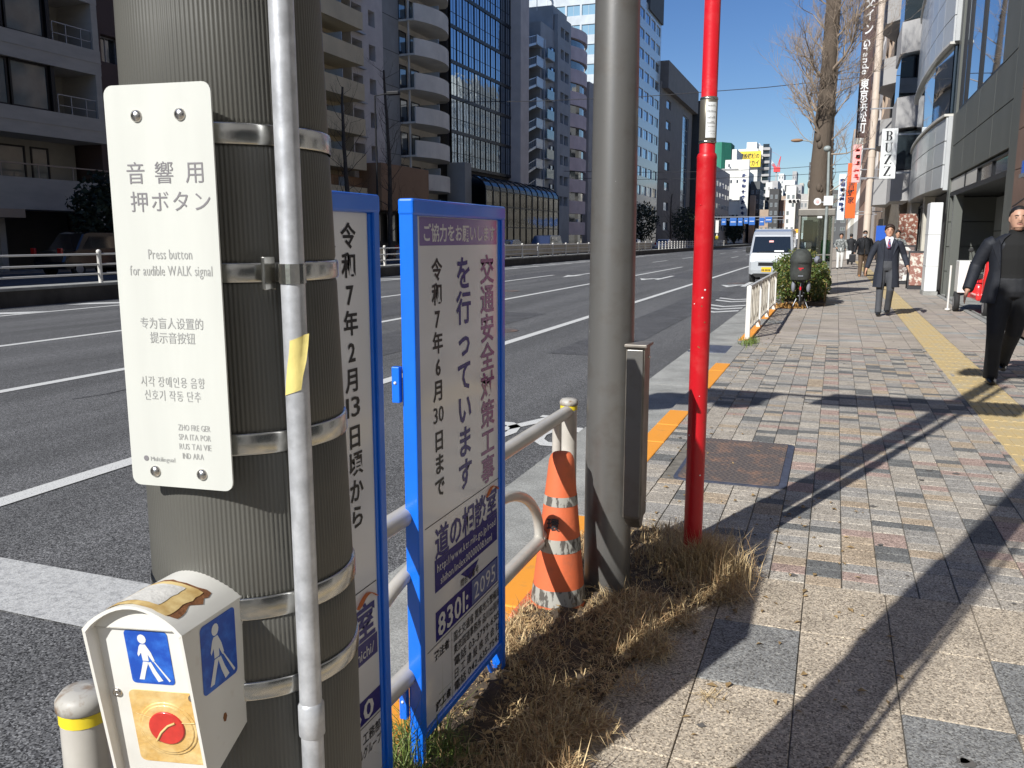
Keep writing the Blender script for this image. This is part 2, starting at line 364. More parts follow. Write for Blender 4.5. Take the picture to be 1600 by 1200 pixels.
# zone 1: big slabs
CE=[-1.078,-.985,-.67,-.355,-.04,.275,.59,.905,1.188]
def rows1(): return [(3.66-.48*(k+1),3.66-.48*k) for k in range(12)]
GS={(3,1),(6,1),(5,2),(4,3),(4,2.5),(2,4),(6,4),(3,5),(7,3)}
cache={}
def slab(x0,x1,y0,y1,mat,nm):
    k=(round(x1-x0,3),round(y1-y0,3),mat.name,nm)
    if k not in cache: cache[k]=piece_mesh(nm,x1-x0-.0035,y1-y0-.0035,mat,.003)
    share(nm,cache[k],sw,((x0+x1)/2,(y0+y1)/2,rnd.uniform(-.0012,.0012)))
for c in range(len(CE)-1):
    for r,(y0,y1) in enumerate(rows1()):
        grey=(c,r) in GS or (r>4 and rnd.random()<.25)
        slab(CE[c],CE[c+1],y0,y1,M['slabg'] if grey else M['slab'],'paving_slab')
for c,(x0,x1) in enumerate([(1.605,1.9),(1.9,2.2),(2.2,2.5)]):
    for r,(y0,y1) in enumerate(rows1()[:8]): slab(x0,x1,y0,y1,M['slabg'] if rnd.random()<.2 else M['slab'],'paving_slab')
# zone 2: coloured pavers in columns
PITCH=.1485; RW=.1
colsX=[-.04+PITCH*k for k in range(-7,9)]
cells=[]
manx=(-.86,-.19); many=(5.08,6.24)
for cx in colsX+[1.605+PITCH*k for k in range(6)]:
    y=3.663+rnd.choice([0,0,0]); last=None
    while y<12.42:
        wts=[.34,.18,.13,.17,.10,.08] if cx>-.3 else [.40,.24,.03,.20,.08,.05]
        t=rnd.choices(range(6),wts)[0]
        n=rnd.choice([1,1,1,1,1,2])
        for q in range(n):
            if cx<1.2 and manx[0]-.1<cx<manx[1]-.02 and many[0]-.05<y<many[1]-.02: pass
            else: cells.append((cx,y,t))
            y+=RW
            if y>=12.42: break
pm_=[simple_mesh('paver',PITCH-.005,RW-.0045,BR[t]) for t in range(6)]
vis=[c for c in cells if c[0]>-.95 and -.7*c[1]<c[0]<.24*c[1]+.15]
vis.sort(key=lambda c:c[1]); near=set(vis[:300])
for c in vis[:300]: share('paver',pm_[c[2]],sw,(c[0]+PITCH/2,c[1]+RW/2,rnd.uniform(-.0018,.0012)))
b=MB()
for c in cells:
    if c in near: continue
    b.cur=c[2]; z=rnd.uniform(-.0025,.0015); t_=rnd.uniform(-.001,.001)
    b.add([(c[0]+.0025,c[1]+.0022,-.014),(c[0]+PITCH-.0025,c[1]+.0022,-.014),(c[0]+PITCH-.0025,c[1]+RW-.0022,-.014),(c[0]+.0025,c[1]+RW-.0022,-.014),
           (c[0]+.0025,c[1]+.0022,z),(c[0]+PITCH-.0025,c[1]+.0022,z+t_),(c[0]+PITCH-.0025,c[1]+RW-.0022,z+t_),(c[0]+.0025,c[1]+RW-.0022,z)],
          [(4,5,6,7),(0,1,5,4),(1,2,6,5),(2,3,7,6),(3,0,4,7)])
b.build('pavers',BR,sw)['kind']='stuff'
# zone 3: larger grey beige tiles
b=MB(); tl=[M['tile'],M['tile2'],M['concrete']]
t3=[]
for x0,x1 in [(-1.078+.3*k,-1.078+.3*k+.3) for k in range(7)]+[(1.022,1.188),(1.605,1.9),(1.9,2.2),(2.2,2.5)]:
    y=12.42+rnd.choice([0,.15])
    while y<60: t3.append((x0,x1,y,rnd.choices([0,1,2],[.6,.3,.1])[0])); y+=.3
t3.sort(key=lambda c:c[2]); n=0
for (x0,x1,y,t) in t3:
    if n<110 and x0>-.9:
        k=('t3',round(x1-x0,2),t)
        if k not in cache: cache[k]=simple_mesh('paving_tile',x1-x0-.008,.292,tl[t])
        share('paving_tile',cache[k],sw,((x0+x1)/2,y+.15,rnd.uniform(-.002,.002))); n+=1
    else:
        b.cur=t; z=rnd.uniform(-.003,.002)
        b.add([(x0+.004,y+.004,z),(x1-.004,y+.004,z),(x1-.004,y+.296,z),(x0+.004,y+.296,z),(x0+.004,y+.004,-.014),(x1-.004,y+.004,-.014)],[(0,1,2,3),(4,5,1,0)])
b.build('paving_tiles',tl,sw)['kind']='stuff'
# tactile strip
m=MB(); m.bbox(-.206,.206,-.147,.147,-.035,.002,.003)
for i in range(6): m.bbox(-.19+i*.0665,-.155+i*.0665,-.135,.135,.0,.0065,.004)
tm=bpy.data.meshes.new('tactile_tile'); tm.from_pydata(m.v,[],m.f); tm.materials.append(M['tactile']); tm.update()
for i in range(80): share('tactile_tile',tm,sw,(1.396,-.9+i*.3,rnd.uniform(-.001,.001)))
b=MB(); b.box(1.19,1.602,23.1,60,-.02,.004); b.build('tactile_strip',M['tactile'],sw)
b=MB(); b.box(2.5,2.6,-12,60,-.2,.015); b.build('wall_footing',M['concrete'],sw)
# manhole
mh=thing('manhole_cover','rusty rectangular iron manhole cover with rows of studs, set in the pavers','manhole cover',(-.525,5.66,0))
def rr(x0,x1,y0,y1,r,n=5):
    P=[]
    for cx,cy,a in ((x1-r,y1-r,0),(x0+r,y1-r,90),(x0+r,y0+r,180),(x1-r,y0+r,270)):
        for i in range(n+1): t=R(a+90*i/n); P.append((cx+r*math.cos(t),cy+r*math.sin(t)))
    return P
b=MB(); b.prism(rr(-.86,-.19,5.08,6.24,.06),-.03,.002); b.build('frame',M['ironblue'],mh)
b=MB(); b.prism(rr(-.835,-.235,5.105,6.215,.05),-.02,.006)
for i in range(17):
    for j in range(30):
        x=-.81+i*.0345+(j%2)*.012; y=5.14+j*.036
        b.box(x-.009,x+.009,y-.0055,y+.0055,.005,.0095)
b.build('cover_plate',M['iron'],mh)
# ------------------------------------------------------------------ median and far carriageway
md=thing('median_kerb','long dark stained concrete median kerb between the carriageways','median kerb',(-17.9,40,RZ))
b=MB(); b.box(-18.3,-17.55,-30,420,RZ-.1,.27); b.build('kerb_wall',M['darkconc'],md)
b=MB(); b.box(-18.32,-17.53,-30,420,.27,.33); b.build('coping',M['concrete'],md)
fs=tag(MB().box(-60,-34,-30,600,-.2,.02).build('far_sidewalk',M['tile2']),kind='structure')
M['fwhite']=pm('pale fence paint',(.66,.64,.60),.4,coat=.2); M['panel']=pm('beige barrier panel',(.48,.43,.35),.7,var=.12,vs=3)
def rail_section(y0,n,step,group,lab,panel=False):
    f=thing('guard_fence',lab,'fence',(-17.75,y0,.33))
    for i in range(n+1):
        b=MB(); y=y0+i*step; b.lathe([(.055,.33),(.055,1.10),(.065,1.11),(.055,1.16),(.02,1.18)],-17.75,y,8); b.build('post',M['fwhite'],f)
    for z in (.56,.80,1.06):
        b=MB(); b.tube([(-17.75,y0,z),(-17.75,y0+n*step,z)],.028,6); b.build('rail',M['fwhite'],f)
    if panel:
        for i in range(n):
            b=MB(); b.box(-17.83,-17.80,y0+i*step+.08,y0+(i+1)*step-.08,.44,1.12); b.build('panel',M['panel'],f)
rail_section(-4,14,3,'', 'pale three-rail pipe fence on the median behind the button sign')
rail_section(40,16,3,'', 'pale median fence with beige panels behind, between blue sign and steel pole',True)
rail_section(92,30,1.9,'', 'far pale median fence of close posts seen beside the red pole')
# ================================================================== FOREGROUND: ribbed signal pole
PX,PY,PR=-.604,.77,.1105
sp=thing('signal_pole','thick taupe pole wrapped in ribbed sheet with steel bands, at left','pole',(PX,PY,0))
BZ=[(.973,.993),(1.062,1.086),(1.236,1.258),(1.408,1.427),(1.539,1.559),(1.84,1.86),(2.1,2.12),(.62,.64),(.3,.32)]
BZ.sort()
NR=150
def prd(z): return PR-(.0105*(z-1)/.72 if 1<z<1.8 else (0 if z<=1 else -.001))  # sheet widened again above the frame, shaped to broaden the pole's cast shadow
def pcx(z): return PX-.0066*max(0,min(1,(z-1)/.72))
def pcy(z): return PY-.0024*max(0,min(1,(z-1)/.72))
def ribs(z0,z1):
    prof=[]
    for i in range(NR):
        for t,dr in ((0,0),(.25,.0007),(.5,.0010),(.75,.0007)):
            a=2*math.pi*(i+t)/NR; prof.append((math.cos(a)*(1+dr/PR),math.sin(a)*(1+dr/PR)))
    zs=[z0,z0+.004]+[z0+(z1-z0)*k/3 for k in (1,2)]+[z1-.004,z1]
    return [[(pcx(z)+x*s_*prd(z),pcy(z)+y*s_*prd(z),z) for x,y in prof] for z,s_ in zip(zs,(.985,1,1,1,1,.985))]
zz=[.12]+[z for p in BZ for z in p]+[2.6]
b=MB(); b.lathe([(PR-.006,-.05),(PR-.006,1.0),(prd(1.74)-.006,1.74),(PR-.01,6.8),(.0,6.82)],PX-.003,PY-.001,40); b.build('shaft',M['steel'],sp)
for i in range(0,len(zz),2):
    b=MB(); b.rings(ribs(zz[i],zz[i+1]),cap=False,smooth=True); b.build('ribbed_sheet',M['rib'],sp)
for z0,z1 in BZ:
    q_=prd(z0); b=MB(); b.lathe([(q_+.0022,z0),(q_+.0032,z0+.002),(q_+.0030,z1-.002),(q_+.0020,z1),(q_-.002,z1)],pcx(z0),pcy(z0),56,cap=False); b.build('steel_band',M['band'],sp)
b=MB(); b.lathe([(.2,-.02),(.2,.1),(.13,.12)],PX,PY,32); b.build('base_collar',M['concrete'],sp)
# conduit strapped to the pole
CX,CY=-.4945,.7075
cd=thing('conduit_pipe','slim galvanised conduit pipe running down the ribbed pole','pipe',(CX,CY,0))
b=MB(); b.lathe([(.0118,.955),(.0118,3.4)],CX,CY,20); b.build('pipe',M['galv'],cd)
b=MB(); b.lathe([(.0118,0),(.0118,.94)],CX,CY,20); b.build('pipe',M['galv'],cd)
b=MB(); b.lathe([(.0118,.926),(.0138,.928),(.0138,.962),(.0118,.965)],CX,CY,20,cap=False); b.build('coupling',M['galv'],cd)
for z in (1.407,):
    # clip strap across the pipe
    b=MB()
    rs=[]
    for i in range(13):
        a=R(-150+i*20-35); rs.append([(CX+math.cos(a)*(.0125+d),CY+math.sin(a)*(.0125+d),zq) for d,zq in ((0,z),(.0008,z),(.0008,z+.019),(0,z+.019))])
    b.rings(rs,smooth=False); b.build('clip',M['band'],cd)
    b=MB(); b.bbox(CX-.0205,CX-.0165,CY-.022,CY-.004,z-.006,z+.026,.001); b.build('clip_buckle',M['band'],cd)
# tape
b=MB(); rs=[]
for k,(a0,a1,z) in enumerate([(-60,22,1.352),(-66,14,1.340),(-80,2,1.325),(-92,-8,1.310),(-104,-18,1.297)]):
    rs.append([(CX+math.cos(R(a))*(.0124+(.003 if (i==7 and k<3) else 0)),CY+math.sin(R(a))*(.0124+(.003 if (i==7 and k<3) else 0)),z+.0009*i) for i,a in enumerate([a0-20+(a1-a0)*t/7 for t in range(8)])])
b.rings(rs,cap=False,close=False)
b.rings([[(x+(x-CX)*.03,y+(y-CY)*.03,z) for x,y,z in r_] for r_ in rs],cap=False,close=False)
tag(b.build('adhesive_tape',M['tape']),'strip of yellow masking tape stuck on the conduit pipe','tape')
# ------------------------------------------------------------------ button sign plate
p0=Vector((-.6475,.6405,0)); p1=Vector((-.5355,.6530,0)); pu=(p1-p0).normalized(); pn=Vector((pu.y,-pu.x,0))
pl=thing('sign_plate','tall ivory rounded plate with Japanese and English button instructions','sign',tuple((p0+p1)/2+Vector((0,0,1.2))))
w_=(p1-p0).length
def PT(a,z,d=0): return tuple(p0+pu*a+pn*d+Vector((0,0,z)))
b=MB(); P=rr(0,w_,1.207,1.590,.009,5)
b.prism(P,-.002,0,lambda q:PT(q[0],q[1],q[2])); b.build('plate',M['plate'],pl)
for a,z in ((.034,1.562),(.080,1.562),(.027,1.222),(.0795,1.222)):
    b=MB(); c=Vector(PT(a,z,0)); rs=[]
    for rr_,d in ((.0058,0),(.0054,.0016),(.0036,.003),(.0008,.0036)):
        rs.append([tuple(c+pu*(rr_*math.cos(t*math.pi/8))+Vector((0,0,rr_*math.sin(t*math.pi/8)))+pn*d) for t in range(16)])
    b.rings(rs); b.build('screw',M['screw'],pl)
def ptxt(t,a,z,h,mat,**kw):
    b=MB(); b.text(t,PT(a,z,.0004),tuple(pu),(0,0,1),h,**kw); b.build('lettering',M[mat],pl)
ptxt('音',.018,1.5025,.0215,'ptext'); ptxt('響',.0485,1.5025,.0215,'ptext'); ptxt('用',.0815,1.5025,.0215,'ptext')
ptxt('押ボタン',.0205,1.4765,.0205,'ptext',track=.09)
ptxt('Press button',.036,1.431,.0135,'ptext2',maxw=.048)
ptxt('for audible WALK signal',.0145,1.4155,.0135,'ptext2',maxw=.090)
ptxt('专为盲人设置的',.0215,1.3655,.0118,'ptext2',maxw=.070,bold=0.0); ptxt('提示音按钮',.0315,1.3515,.0118,'ptext2',maxw=.050)
ptxt('시각 장애인용 음향',.0175,1.3085,.0115,'ptext2',maxw=.072); ptxt('신호기 작동 단추',.0205,1.2950,.0115,'ptext2',maxw=.064)
for i,t in enumerate(('ZHO FRE GER','SPA ITA POR','RUS TAI VIE','IND ARA')): ptxt(t,.056+(.003 if i==3 else 0),1.2655-.0095*i,.0085,'ptext2',maxw=.036 if i<3 else .024)
ptxt('Multilingual',.0225,1.2325,.0065,'ptext2',maxw=.028)
b=MB(); b.prism([(.0175+.0028*math.cos(t*.5236),1.2348+.0028*math.sin(t*.5236)) for t in range(12)],.0001,.0004,lambda q:PT(q[0],q[1],q[2])); b.build('emblem',M['ptext'],pl)
# ------------------------------------------------------------------ push button box
bx=thing('push_button_box','worn white push button box with white-cane stickers and red button','push button box',(-.60,.60,1.0))
zt=1.088
A_=Vector((-.643,.560,0)); B_=Vector((-.545,.582,0)); bu=(B_-A_).normalized(); bn=Vector((-.06,1,0)).normalized(); bw=(B_-A_).length
BD=.098
def BT(a,d,z): return tuple(A_+bu*a+bn*d+Vector((0,0,z)))
H0=.918
def outline(nn=14,rise=.026,ex=0.0):
    # cross-section of the hood seen from the front: straight sides, arched top
    P=[(0-ex,zt)]
    for i in range(1,nn): 
        t=i/nn; P.append((-ex+(bw+2*ex)*t,zt+rise*math.sin(math.pi*t)**.8))
    P.append((bw+ex,zt)); return P
top=outline()
b=MB(); b.smooth=True
# hood shell: outer and inner arch, lip 3 mm thick; the front edge slopes back towards the bottom
def shell(off,d0,d1):
    return [[BT(a*(1-2*off/bw)+off,d,z-off) for a,z in top] for d in (d0,d1)]
o_=shell(0,0,BD); i_=shell(.003,.0,BD-.004)
b.rings([o_[0],o_[1]],cap=False,close=False); b.rings([i_[0],i_[1]],cap=False,close=False); b.rings([o_[0],i_[0]],cap=False,close=False,smooth=False)
b.smooth=False
fb=.022  # front bottom set-back
def side(a0,a1):
    # side wall: lip at the front slanting back at the bottom
    for q in ((0,0),):
        pts=[(0,zt),(BD,zt),(BD,H0+.035),(fb+.004,H0)]
        b.prism(pts,a0,a1,lambda q:BT(q[2],q[0],q[1]))
side(0,.003); side(bw-.003,bw)
b.prism([(a,z) for a,z in top]+[(bw,H0),(0,H0)],BD-.004,BD,lambda q:BT(q[0],q[2],q[1]))
b.prism([(0,zt-.001),(bw,zt-.001)]+[(a,z-.002) for a,z in top[::-1]],.010,.013,lambda q:BT(q[0],q[2],q[1]))
b.build('housing',M['whitebox'],bx)
def FP(a,z,d=0):   # inset front panel plane
    t=(zt-z)/(zt-H0); return BT(a,.014+fb*t-d,z)
b=MB(); b.prism([(.003,zt-.002),(bw-.003,zt-.002),(bw-.003,H0+.001),(.003,H0+.001)],0,.004,lambda q:FP(q[0],q[1],-q[2])); b.build('front_panel',M['white'],bx)
b=MB(); b.prism([(0,H0),(bw,H0),(bw,H0+.0035),(0,H0+.0035)],0,.003,lambda q:BT(q[0],fb+q[2]-.0008,q[1])); b.build('rust_edge',M['rust'],bx)
def cane(f,cx,cz,s,mat,par,bgcol):
    """white figure walking with a cane on a blue field; f maps (a,z,d)"""
    b=MB(); P=rr(cx-.5*s,cx+.5*s,cz-.66*s,cz+.66*s,.09*s,4); b.prism(P,.0002,.0006,lambda q:f(q[0],q[1],q[2])); b.build('sticker',M[bgcol],par)
    b=MB()
    def poly(pts,d=.0009): b.add([f(cx+x*s,cz+z*s,d) for x,z in pts],[tuple(range(len(pts)))])
    poly([(-.1+.1*math.cos(i*.5236),.46+.115*math.sin(i*.5236)) for i in range(12)])
    poly([(-.16,.33),(-.04,.33),(.06,.14),(.12,-.06),(.07,-.10),(-.02,.08),(-.02,-.08),(-.16,-.08),(-.17,.12),(-.24,.02),(-.26,.08),(-.2,.27)])
    poly([(-.16,-.1),(-.03,-.1),(-.12,-.32),(-.20,-.56),(-.32,-.56),(-.24,-.34)]); poly([(-.06,-.12),(.02,-.1),(.12,-.34),(.24,-.56),(.12,-.60),(.02,-.38)])
    poly([(.06,-.05),(.10,-.07),(.42,-.55),(.38,-.58)]); 
    b.build('figure',M[mat],par)
cane(lambda a,z,d:FP(a,z,d),.0525,1.054,.044,'stkwhite',bx,'stkblue')
SD=lambda a,z,d:tuple(Vector(BT(bw,a,z))+bu*d)
cane(SD,.052,1.048,.054,'stkwhite',bx,'stkblue')
b=MB(); b.prism(rr(.024,.094,.935,1.017,.006),.0,.0012,lambda q:FP(q[0],q[1],q[2])); b.build('button_pad',M['yelpad'],bx)
def disc(a,z,r,d0,d1,mat,nm,n=28,ins=.0):
    b=MB(); rs=[]
    for r_,d in ((r,d0),(r,d1-.0004),(r-.001,d1)):
        rs.append([FP(a+r_*math.cos(2*math.pi*i/n),z+r_*math.sin(2*math.pi*i/n),d) for i in range(n)])
    b.rings(rs); b.build(nm,M[mat],bx)
disc(.060,.975,.0305,.001,.0022,'yelpad','button_ring'); disc(.060,.975,.0275,.001,.0030,'yelpad','button_dome')
disc(.0600,.977,.0185,.002,.0045,'redbtn','button')
b=MB(); b.tube([FP(a,z,.0044) for a,z in ((.048,.962),(.054,.972),(.062,.980),(.070,.984))],.0013,6); b.tube([FP(a,z,.0036) for a,z in ((.030,.992),(.045,.988),(.056,.991),(.072,.984),(.09,.985))],.0006,5); b.build('scratch',M['oldglue'],bx)
for a in (.012,.0905):
    b=MB(); n=14; b.rings([[FP(a+r_*math.cos(2*math.pi*i/n),1.012+r_*math.sin(2*math.pi*i/n),d) for i in range(n)] for r_,d in ((.0046,0),(.0042,.002),(.002,.0022),(.0015,.0008))]); b.build('screw',M['screw'],bx)
# peeled label and rust on the arched top
def TP(a,d,up=0.0006):
    t=max(.001,min(.999,a/bw)); return BT(a,d,zt+.026*math.sin(math.pi*t)**.8+up)
def patch(outl,mat,nm,up):
    b=MB(); n=len(outl); ca=sum(p[0] for p in outl)/n; cd_=sum(p[1] for p in outl)/n
    rs=[[TP(ca+(p[0]-ca)*k,cd_+(p[1]-cd_)*k,up) for p in outl] for k in (1,.75,.5,.25,.02)]
    b.rings(rs,cap=False); b.build(nm,M[mat],bx)
def rag(x0,x1,y0,y1,j,n=9):
    P=[]; r_=random.Random(5)
    for (ax,ay),(bx_,by) in (((x0,y0),(x1,y0)),((x1,y0),(x1,y1)),((x1,y1),(x0,y1)),((x0,y1),(x0,y0))):
        for i in range(n): t=i/n; P.append((ax+(bx_-ax)*t+r_.uniform(-j,j),ay+(by-ay)*t+r_.uniform(-j,j)))
    return P
patch(rag(.018,.088,.006,.064,.0028),'rust','rust_patch',.0005); patch(rag(.022,.083,.004,.059,.001),'oldglue','glue_patch',.0009); patch(rag(.029,.070,.012,.052,.0006),'grey_patch','label_remnant',.0013)
b=MB(); b.prism([(.055+.003*math.cos(t),.975+.005*math.sin(t)) for t in (0,1,2,3,4,5)],.0001,.0005,lambda q:SD(q[0],q[1],q[2])); b.build('rust_spot',M['rust'],bx)
# ================================================================== pipe fence at the kerb
FX=-.99
M['capm']=pm('weathered post cap',(.42,.40,.36),.5,vcol=(.20,.13,.08),vs=30,vthr=(.5,.66),var=.05)
pf=thing('pipe_fence','beige pipe guard fence behind the blue signs, with curved lower tubes','fence',(FX,2.1,0))
for y in (.855,3.30):
    b=MB(); b.lathe([(.034,-.1),(.034,.776)],FX,y,20); po=b.build('post',M['fence'],pf)
    b=MB(); b.lathe([(.0352,.776-.018),(.0352,.776)],FX,y,20,cap=False); b.build('yellow_band',M['yel'],po)
    b=MB(); b.lathe([(.034,.776),(.038,.778),(.038,.792),(.030,.802),(.012,.805)],FX,y,20); b.build('post_cap',M['capm'],po)
b=MB(); b.tube([(FX,.86,.752),(FX,3.28,.752)],.0255,14); b.build('top_rail',M['fence'],pf)
for ya,yb,s in ((3.28,2.98,-1),(.95,1.25,1)):
    pass
b=MB(); b.tube([(FX,1.52,.315),(FX,2.92,.315)],.0255,14); b.build('lower_rail',M['fence'],pf)
def arc(y0,y1,z0,z1,n=12):
    return [(FX,y0+(y1-y0)*math.sin(math.pi/2*i/n),z1+(z0-z1)*(1-math.cos(math.pi/2*i/n))) for i in range(n+1)]
b=MB(); b.tube([(FX,2.05,.60)]+arc(2.45,2.93,.33,.60),.019,12); b.build('curved_tube',M['fence'],pf)
b=MB(); b.tube([(FX,2.30,.60)]+arc(1.95,1.50,.33,.60),.019,12); b.build('curved_tube',M['fence'],pf)
b=MB(); b.tube([(FX,3.14,.06),(FX,3.14,.75)],.019,12); b.build('upright_tube',M['fence'],pf)
b=MB(); b.tube([(FX,1.08,.06),(FX,1.08,.75)],.019,12); b.build('upright_tube',M['fence'],pf)
b=MB(); b.tube([(FX,2.93,.33),(FX,3.14,.315)],.0225,12); b.build('lower_rail',M['fence'],pf)
# ================================================================== blue signs
SX=-.955
def sign_board(y0,y1,label,letters):
    t=thing('sign_board',label,'sign',(SX,(y0+y1)/2,0))
    fr=.032
    for ya in (y0,y1-fr+.006):
        b=MB(); b.bbox(SX-.028,SX+.010,ya,ya+fr-.006,.0,1.533,.003); po=b.build('post',M['sblue'],t)
    b=MB(); b.bbox(SX-.030,SX+.012,y0-.002,y1+.002,1.505,1.545,.006); b.build('top_rail',M['sblue'],t)
    b=MB(); b.bbox(SX-.026,SX+.008,y0+.027,y1-.027,.128,.148,.003); b.build('bottom_rail',M['sblue'],t)
    for ya in (y0+.026,y1-.038):
        b=MB(); b.bbox(SX-.006,SX+.004,ya,ya+.012,.15,1.505,.002); b.build('inner_trim',M['sblue'],t)
    b=MB(); b.bbox(SX-.006,SX,y0+.036,y1-.036,.149,1.506,.002); b.build('board',M['sface'],t)
    for ya in (y0+.03,y1-.03):
        b=MB(); b.prism([(ya-.012 if ya>(y0+y1)/2 else ya-.02,.0),(ya+.012,.0),(ya+.012,.14),(ya-.0,.14)],SX-.02,SX-.008,lambda q:(q[2],q[0],q[1])); 
    for z in (1.05,.2):
        b=MB(); b.bbox(SX-.05,SX-.029,y0-.014,y0+.004,z,z+.09,.002); hb=b.build('hinge_tab',M['sblue'],t)
        b=MB(); b.sphere((SX-.04,y0-.0145,z+.05),.004); b.build('bolt',M['chips'],hb)
    b=MB(); b.tube([(SX-.02,y1-.03,.02),(SX-.02,y1-.11,.14)],.008,8); b.build('brace',M['sblue'],t)
    def rect(ya,yb,za,zb,mat,nm='print_block',d=.0006): 
        b=MB(); b.quad((SX+d,ya,za),(SX+d,yb,za),(SX+d,yb,zb),(SX+d,ya,zb)); b.build(nm,M[mat],t)
    def tx(s_,y,z,h,mat,d=.0012,**kw):
        b=MB(); b.text(s_,(SX+d,y,z),(0,1,0),(0,0,1),h,**kw); b.build('lettering',M[mat],t)
    letters(rect,tx,t); return t
def L2(rect,tx,t):
    rect(1.897,2.409,1.433,1.503,'spur')
    tx('ご協力をお願いします',1.913,1.447,.047,'swht',bold=.022,maxw=.482)
    tx('交通安全対策工事',2.278,1.405,.088,'smag',bold=.022,vertical=True,w=1.22,track=-.02)
    tx('を行っています',2.110,1.405,.096,'sind',bold=.022,vertical=True,w=1.06,track=-.01)
    tx('令和7年6月',1.960,1.402,.060,'sblk',bold=.022,vertical=True,w=1.05,track=.05); tx('30',1.957,.972,.060,'sblk',bold=.006,maxw=.068); tx('日まで',1.960,.952,.060,'sblk',bold=.022,vertical=True,w=1.05,track=.06)
    rect(1.90,2.43,.704,.7065,'sblk')
    tx('道の相談室',1.955,.608,.093,'sind',bold=.022,maxw=.45)
    b=MB(); b.tube([(SX+.002,2.315+.095*i/10,.672+.022*math.sin(math.pi*i/10)) for i in range(11)],[.004]+[.007]*9+[.004],6,ry=[.0008]*11); b.build('orange_arc',M['sor'],t)
    rect(1.952,2.405,.508,.600,'sind')
    tx('http://www.ktr.mlit.go.jp/road',1.965,.562,.033,'swht',bold=.006,maxw=.425,d=.0014); tx('shihon/index00000008.html',1.985,.522,.033,'swht',bold=.006,maxw=.375,d=.0014)
    b=MB(); b.add([(SX+.001,2.12,.498),(SX+.001,2.194,.456),(SX+.001,2.254,.498)],[(0,1,2)]); b.build('triangle',M['sind'],t)
    tx('問合せ番号',2.118,.460,.026,'sblk',bold=.006,maxw=.135)
    rect(1.953,2.408,.367,.452,'sind'); tx('8301:',1.962,.377,.088,'swht',bold=.022,maxw=.215,d=.0014)
    rect(2.20,2.400,.372,.447,'sgrey',d=.0010); tx('2095',2.212,.382,.075,'swht',bold=0.0,maxw=.178,d=.0016)
    rect(1.90,2.43,.358,.3605,'sblk')
    tx('発注者',1.938,.318,.029,'sblk',bold=.022,maxw=.10); tx('施工者',1.945,.168,.029,'sblk',bold=.022,maxw=.10)
    rect(2.053,2.0545,.152,.352,'sblk')
    for i,(a,s_) in enumerate(((2.066,'国土交通省 関東地方整備局'),(2.066,'東京国道事務所 品川出張所'),(2.066,'電話 03-3799-6315'),(2.066,'日 工 建 設 株 式 会 社'),(2.066,'電話 042-635-7543'))):
        tx(s_,a,.316-.0385*i,.033,'sblk',bold=.006,maxw=.358)
sign_board(1.845,2.455,'blue framed road works notice, right of the pair, dated with the numeral 6 below 7',L2)
def L1(rect,tx,t):
    tx('令和7年2月',1.538,1.484,.056,'sblk',bold=.022,vertical=True,w=1.05,track=.09); tx('13',1.534,1.071,.062,'sblk',bold=.006,maxw=.066); tx('日頃から',1.540,1.054,.056,'sblk',bold=.022,vertical=True,w=1.05,track=.08)
    tx('令和7年6月9日頃まで',1.458,1.455,.056,'sblk',bold=.022,vertical=True,w=1.05,track=.09)
    for z in (1.27,1.12,1.34-.0): pass
    rect(1.12,1.643,.667,.6695,'sblk'); tx('道の相談室',1.165,.553,.093,'sind',bold=.022,maxw=.47)
    b=MB(); b.tube([(SX+.002,1.555+.085*i/10,.632+.022*math.sin(math.pi*i/10)) for i in range(11)],[.005]+[.008]*9+[.005],6,ry=[.0008]*11); b.build('orange_arc',M['sor'],t)
    rect(1.14,1.640,.492,.543,'sind'); tx('www.ktr.mlit.go.jp/road/michi/',1.15,.503,.036,'swht',bold=.006,maxw=.475,d=.0014)
    rect(1.14,1.648,.345,.404,'sind'); tx('8301: 3060',1.16,.352,.062,'swht',bold=.022,maxw=.46,d=.0014)
    rect(1.12,1.645,.337,.3395,'sblk')
    tx('株式会社 工務部',1.44,.296,.030,'sblk',bold=.006,maxw=.205); tx('ーブルグループ',1.50,.262,.030,'sblk',bold=.006,maxw=.145)
sign_board(1.075,1.685,'blue framed road works notice, left of the pair, partly behind the ribbed pole',L1)
# ================================================================== cone, poles
cn=thing('traffic_cone','scuffed orange traffic cone with tattered reflective bands in dry grass','cone',(-.945,3.03,0))
ct=R(1.5)
def cone_ring(z,r,n=32,cx=0): 
    return [(-.945+.010*(z/.65)+r*math.cos(2*math.pi*i/n),3.03+r*math.sin(2*math.pi*i/n),z) for i in range(n)]
def cr_(z): return .112-.064*(z/.62)
b=MB(); b.rings([cone_ring(z,cr_(z)) for z in (.03,.1,.2,.3,.4,.5,.58,.615)]+[cone_ring(.632,.043),cone_ring(.643,.034),cone_ring(.648,.014)]); b.build('cone_body',M['cone'],cn)
for z0,z1 in ((.055,.12),(.265,.318),(.445,.482)):
    b=MB(); b.rings([cone_ring(z0,cr_(z0)+.0012),cone_ring(z1,cr_(z1)+.0012)],cap=False); b.build('reflective_band',M['coneband'],cn)
b=MB(); b.bbox(-1.09,-.76,2.86,3.19,-.01,.035,.01); b.build('base',M['cone'],cn)
b=MB(); b.text('環',(-.945+.006-.03,3.03-cr_(.365)-.004,.36),(1,0,.0),(0,.12,1),.05,bold=.022); b.build('lettering',M['black'],cn)
gp=thing('steel_pole','tall tapered grey steel pole with paint chips beside the orange cone','pole',(-.78,3.15,0))
b=MB(); b.smooth=True
b.lathe([(.1,-.1),(.094,0),(.0935,.5),(.088,1.2),(.0825,2.3),(.075,4.3),(.07,5.9),(.0,5.92)],-.78,3.15,48); b.build('shaft',M['steel'],gp)
r_=random.Random(3)
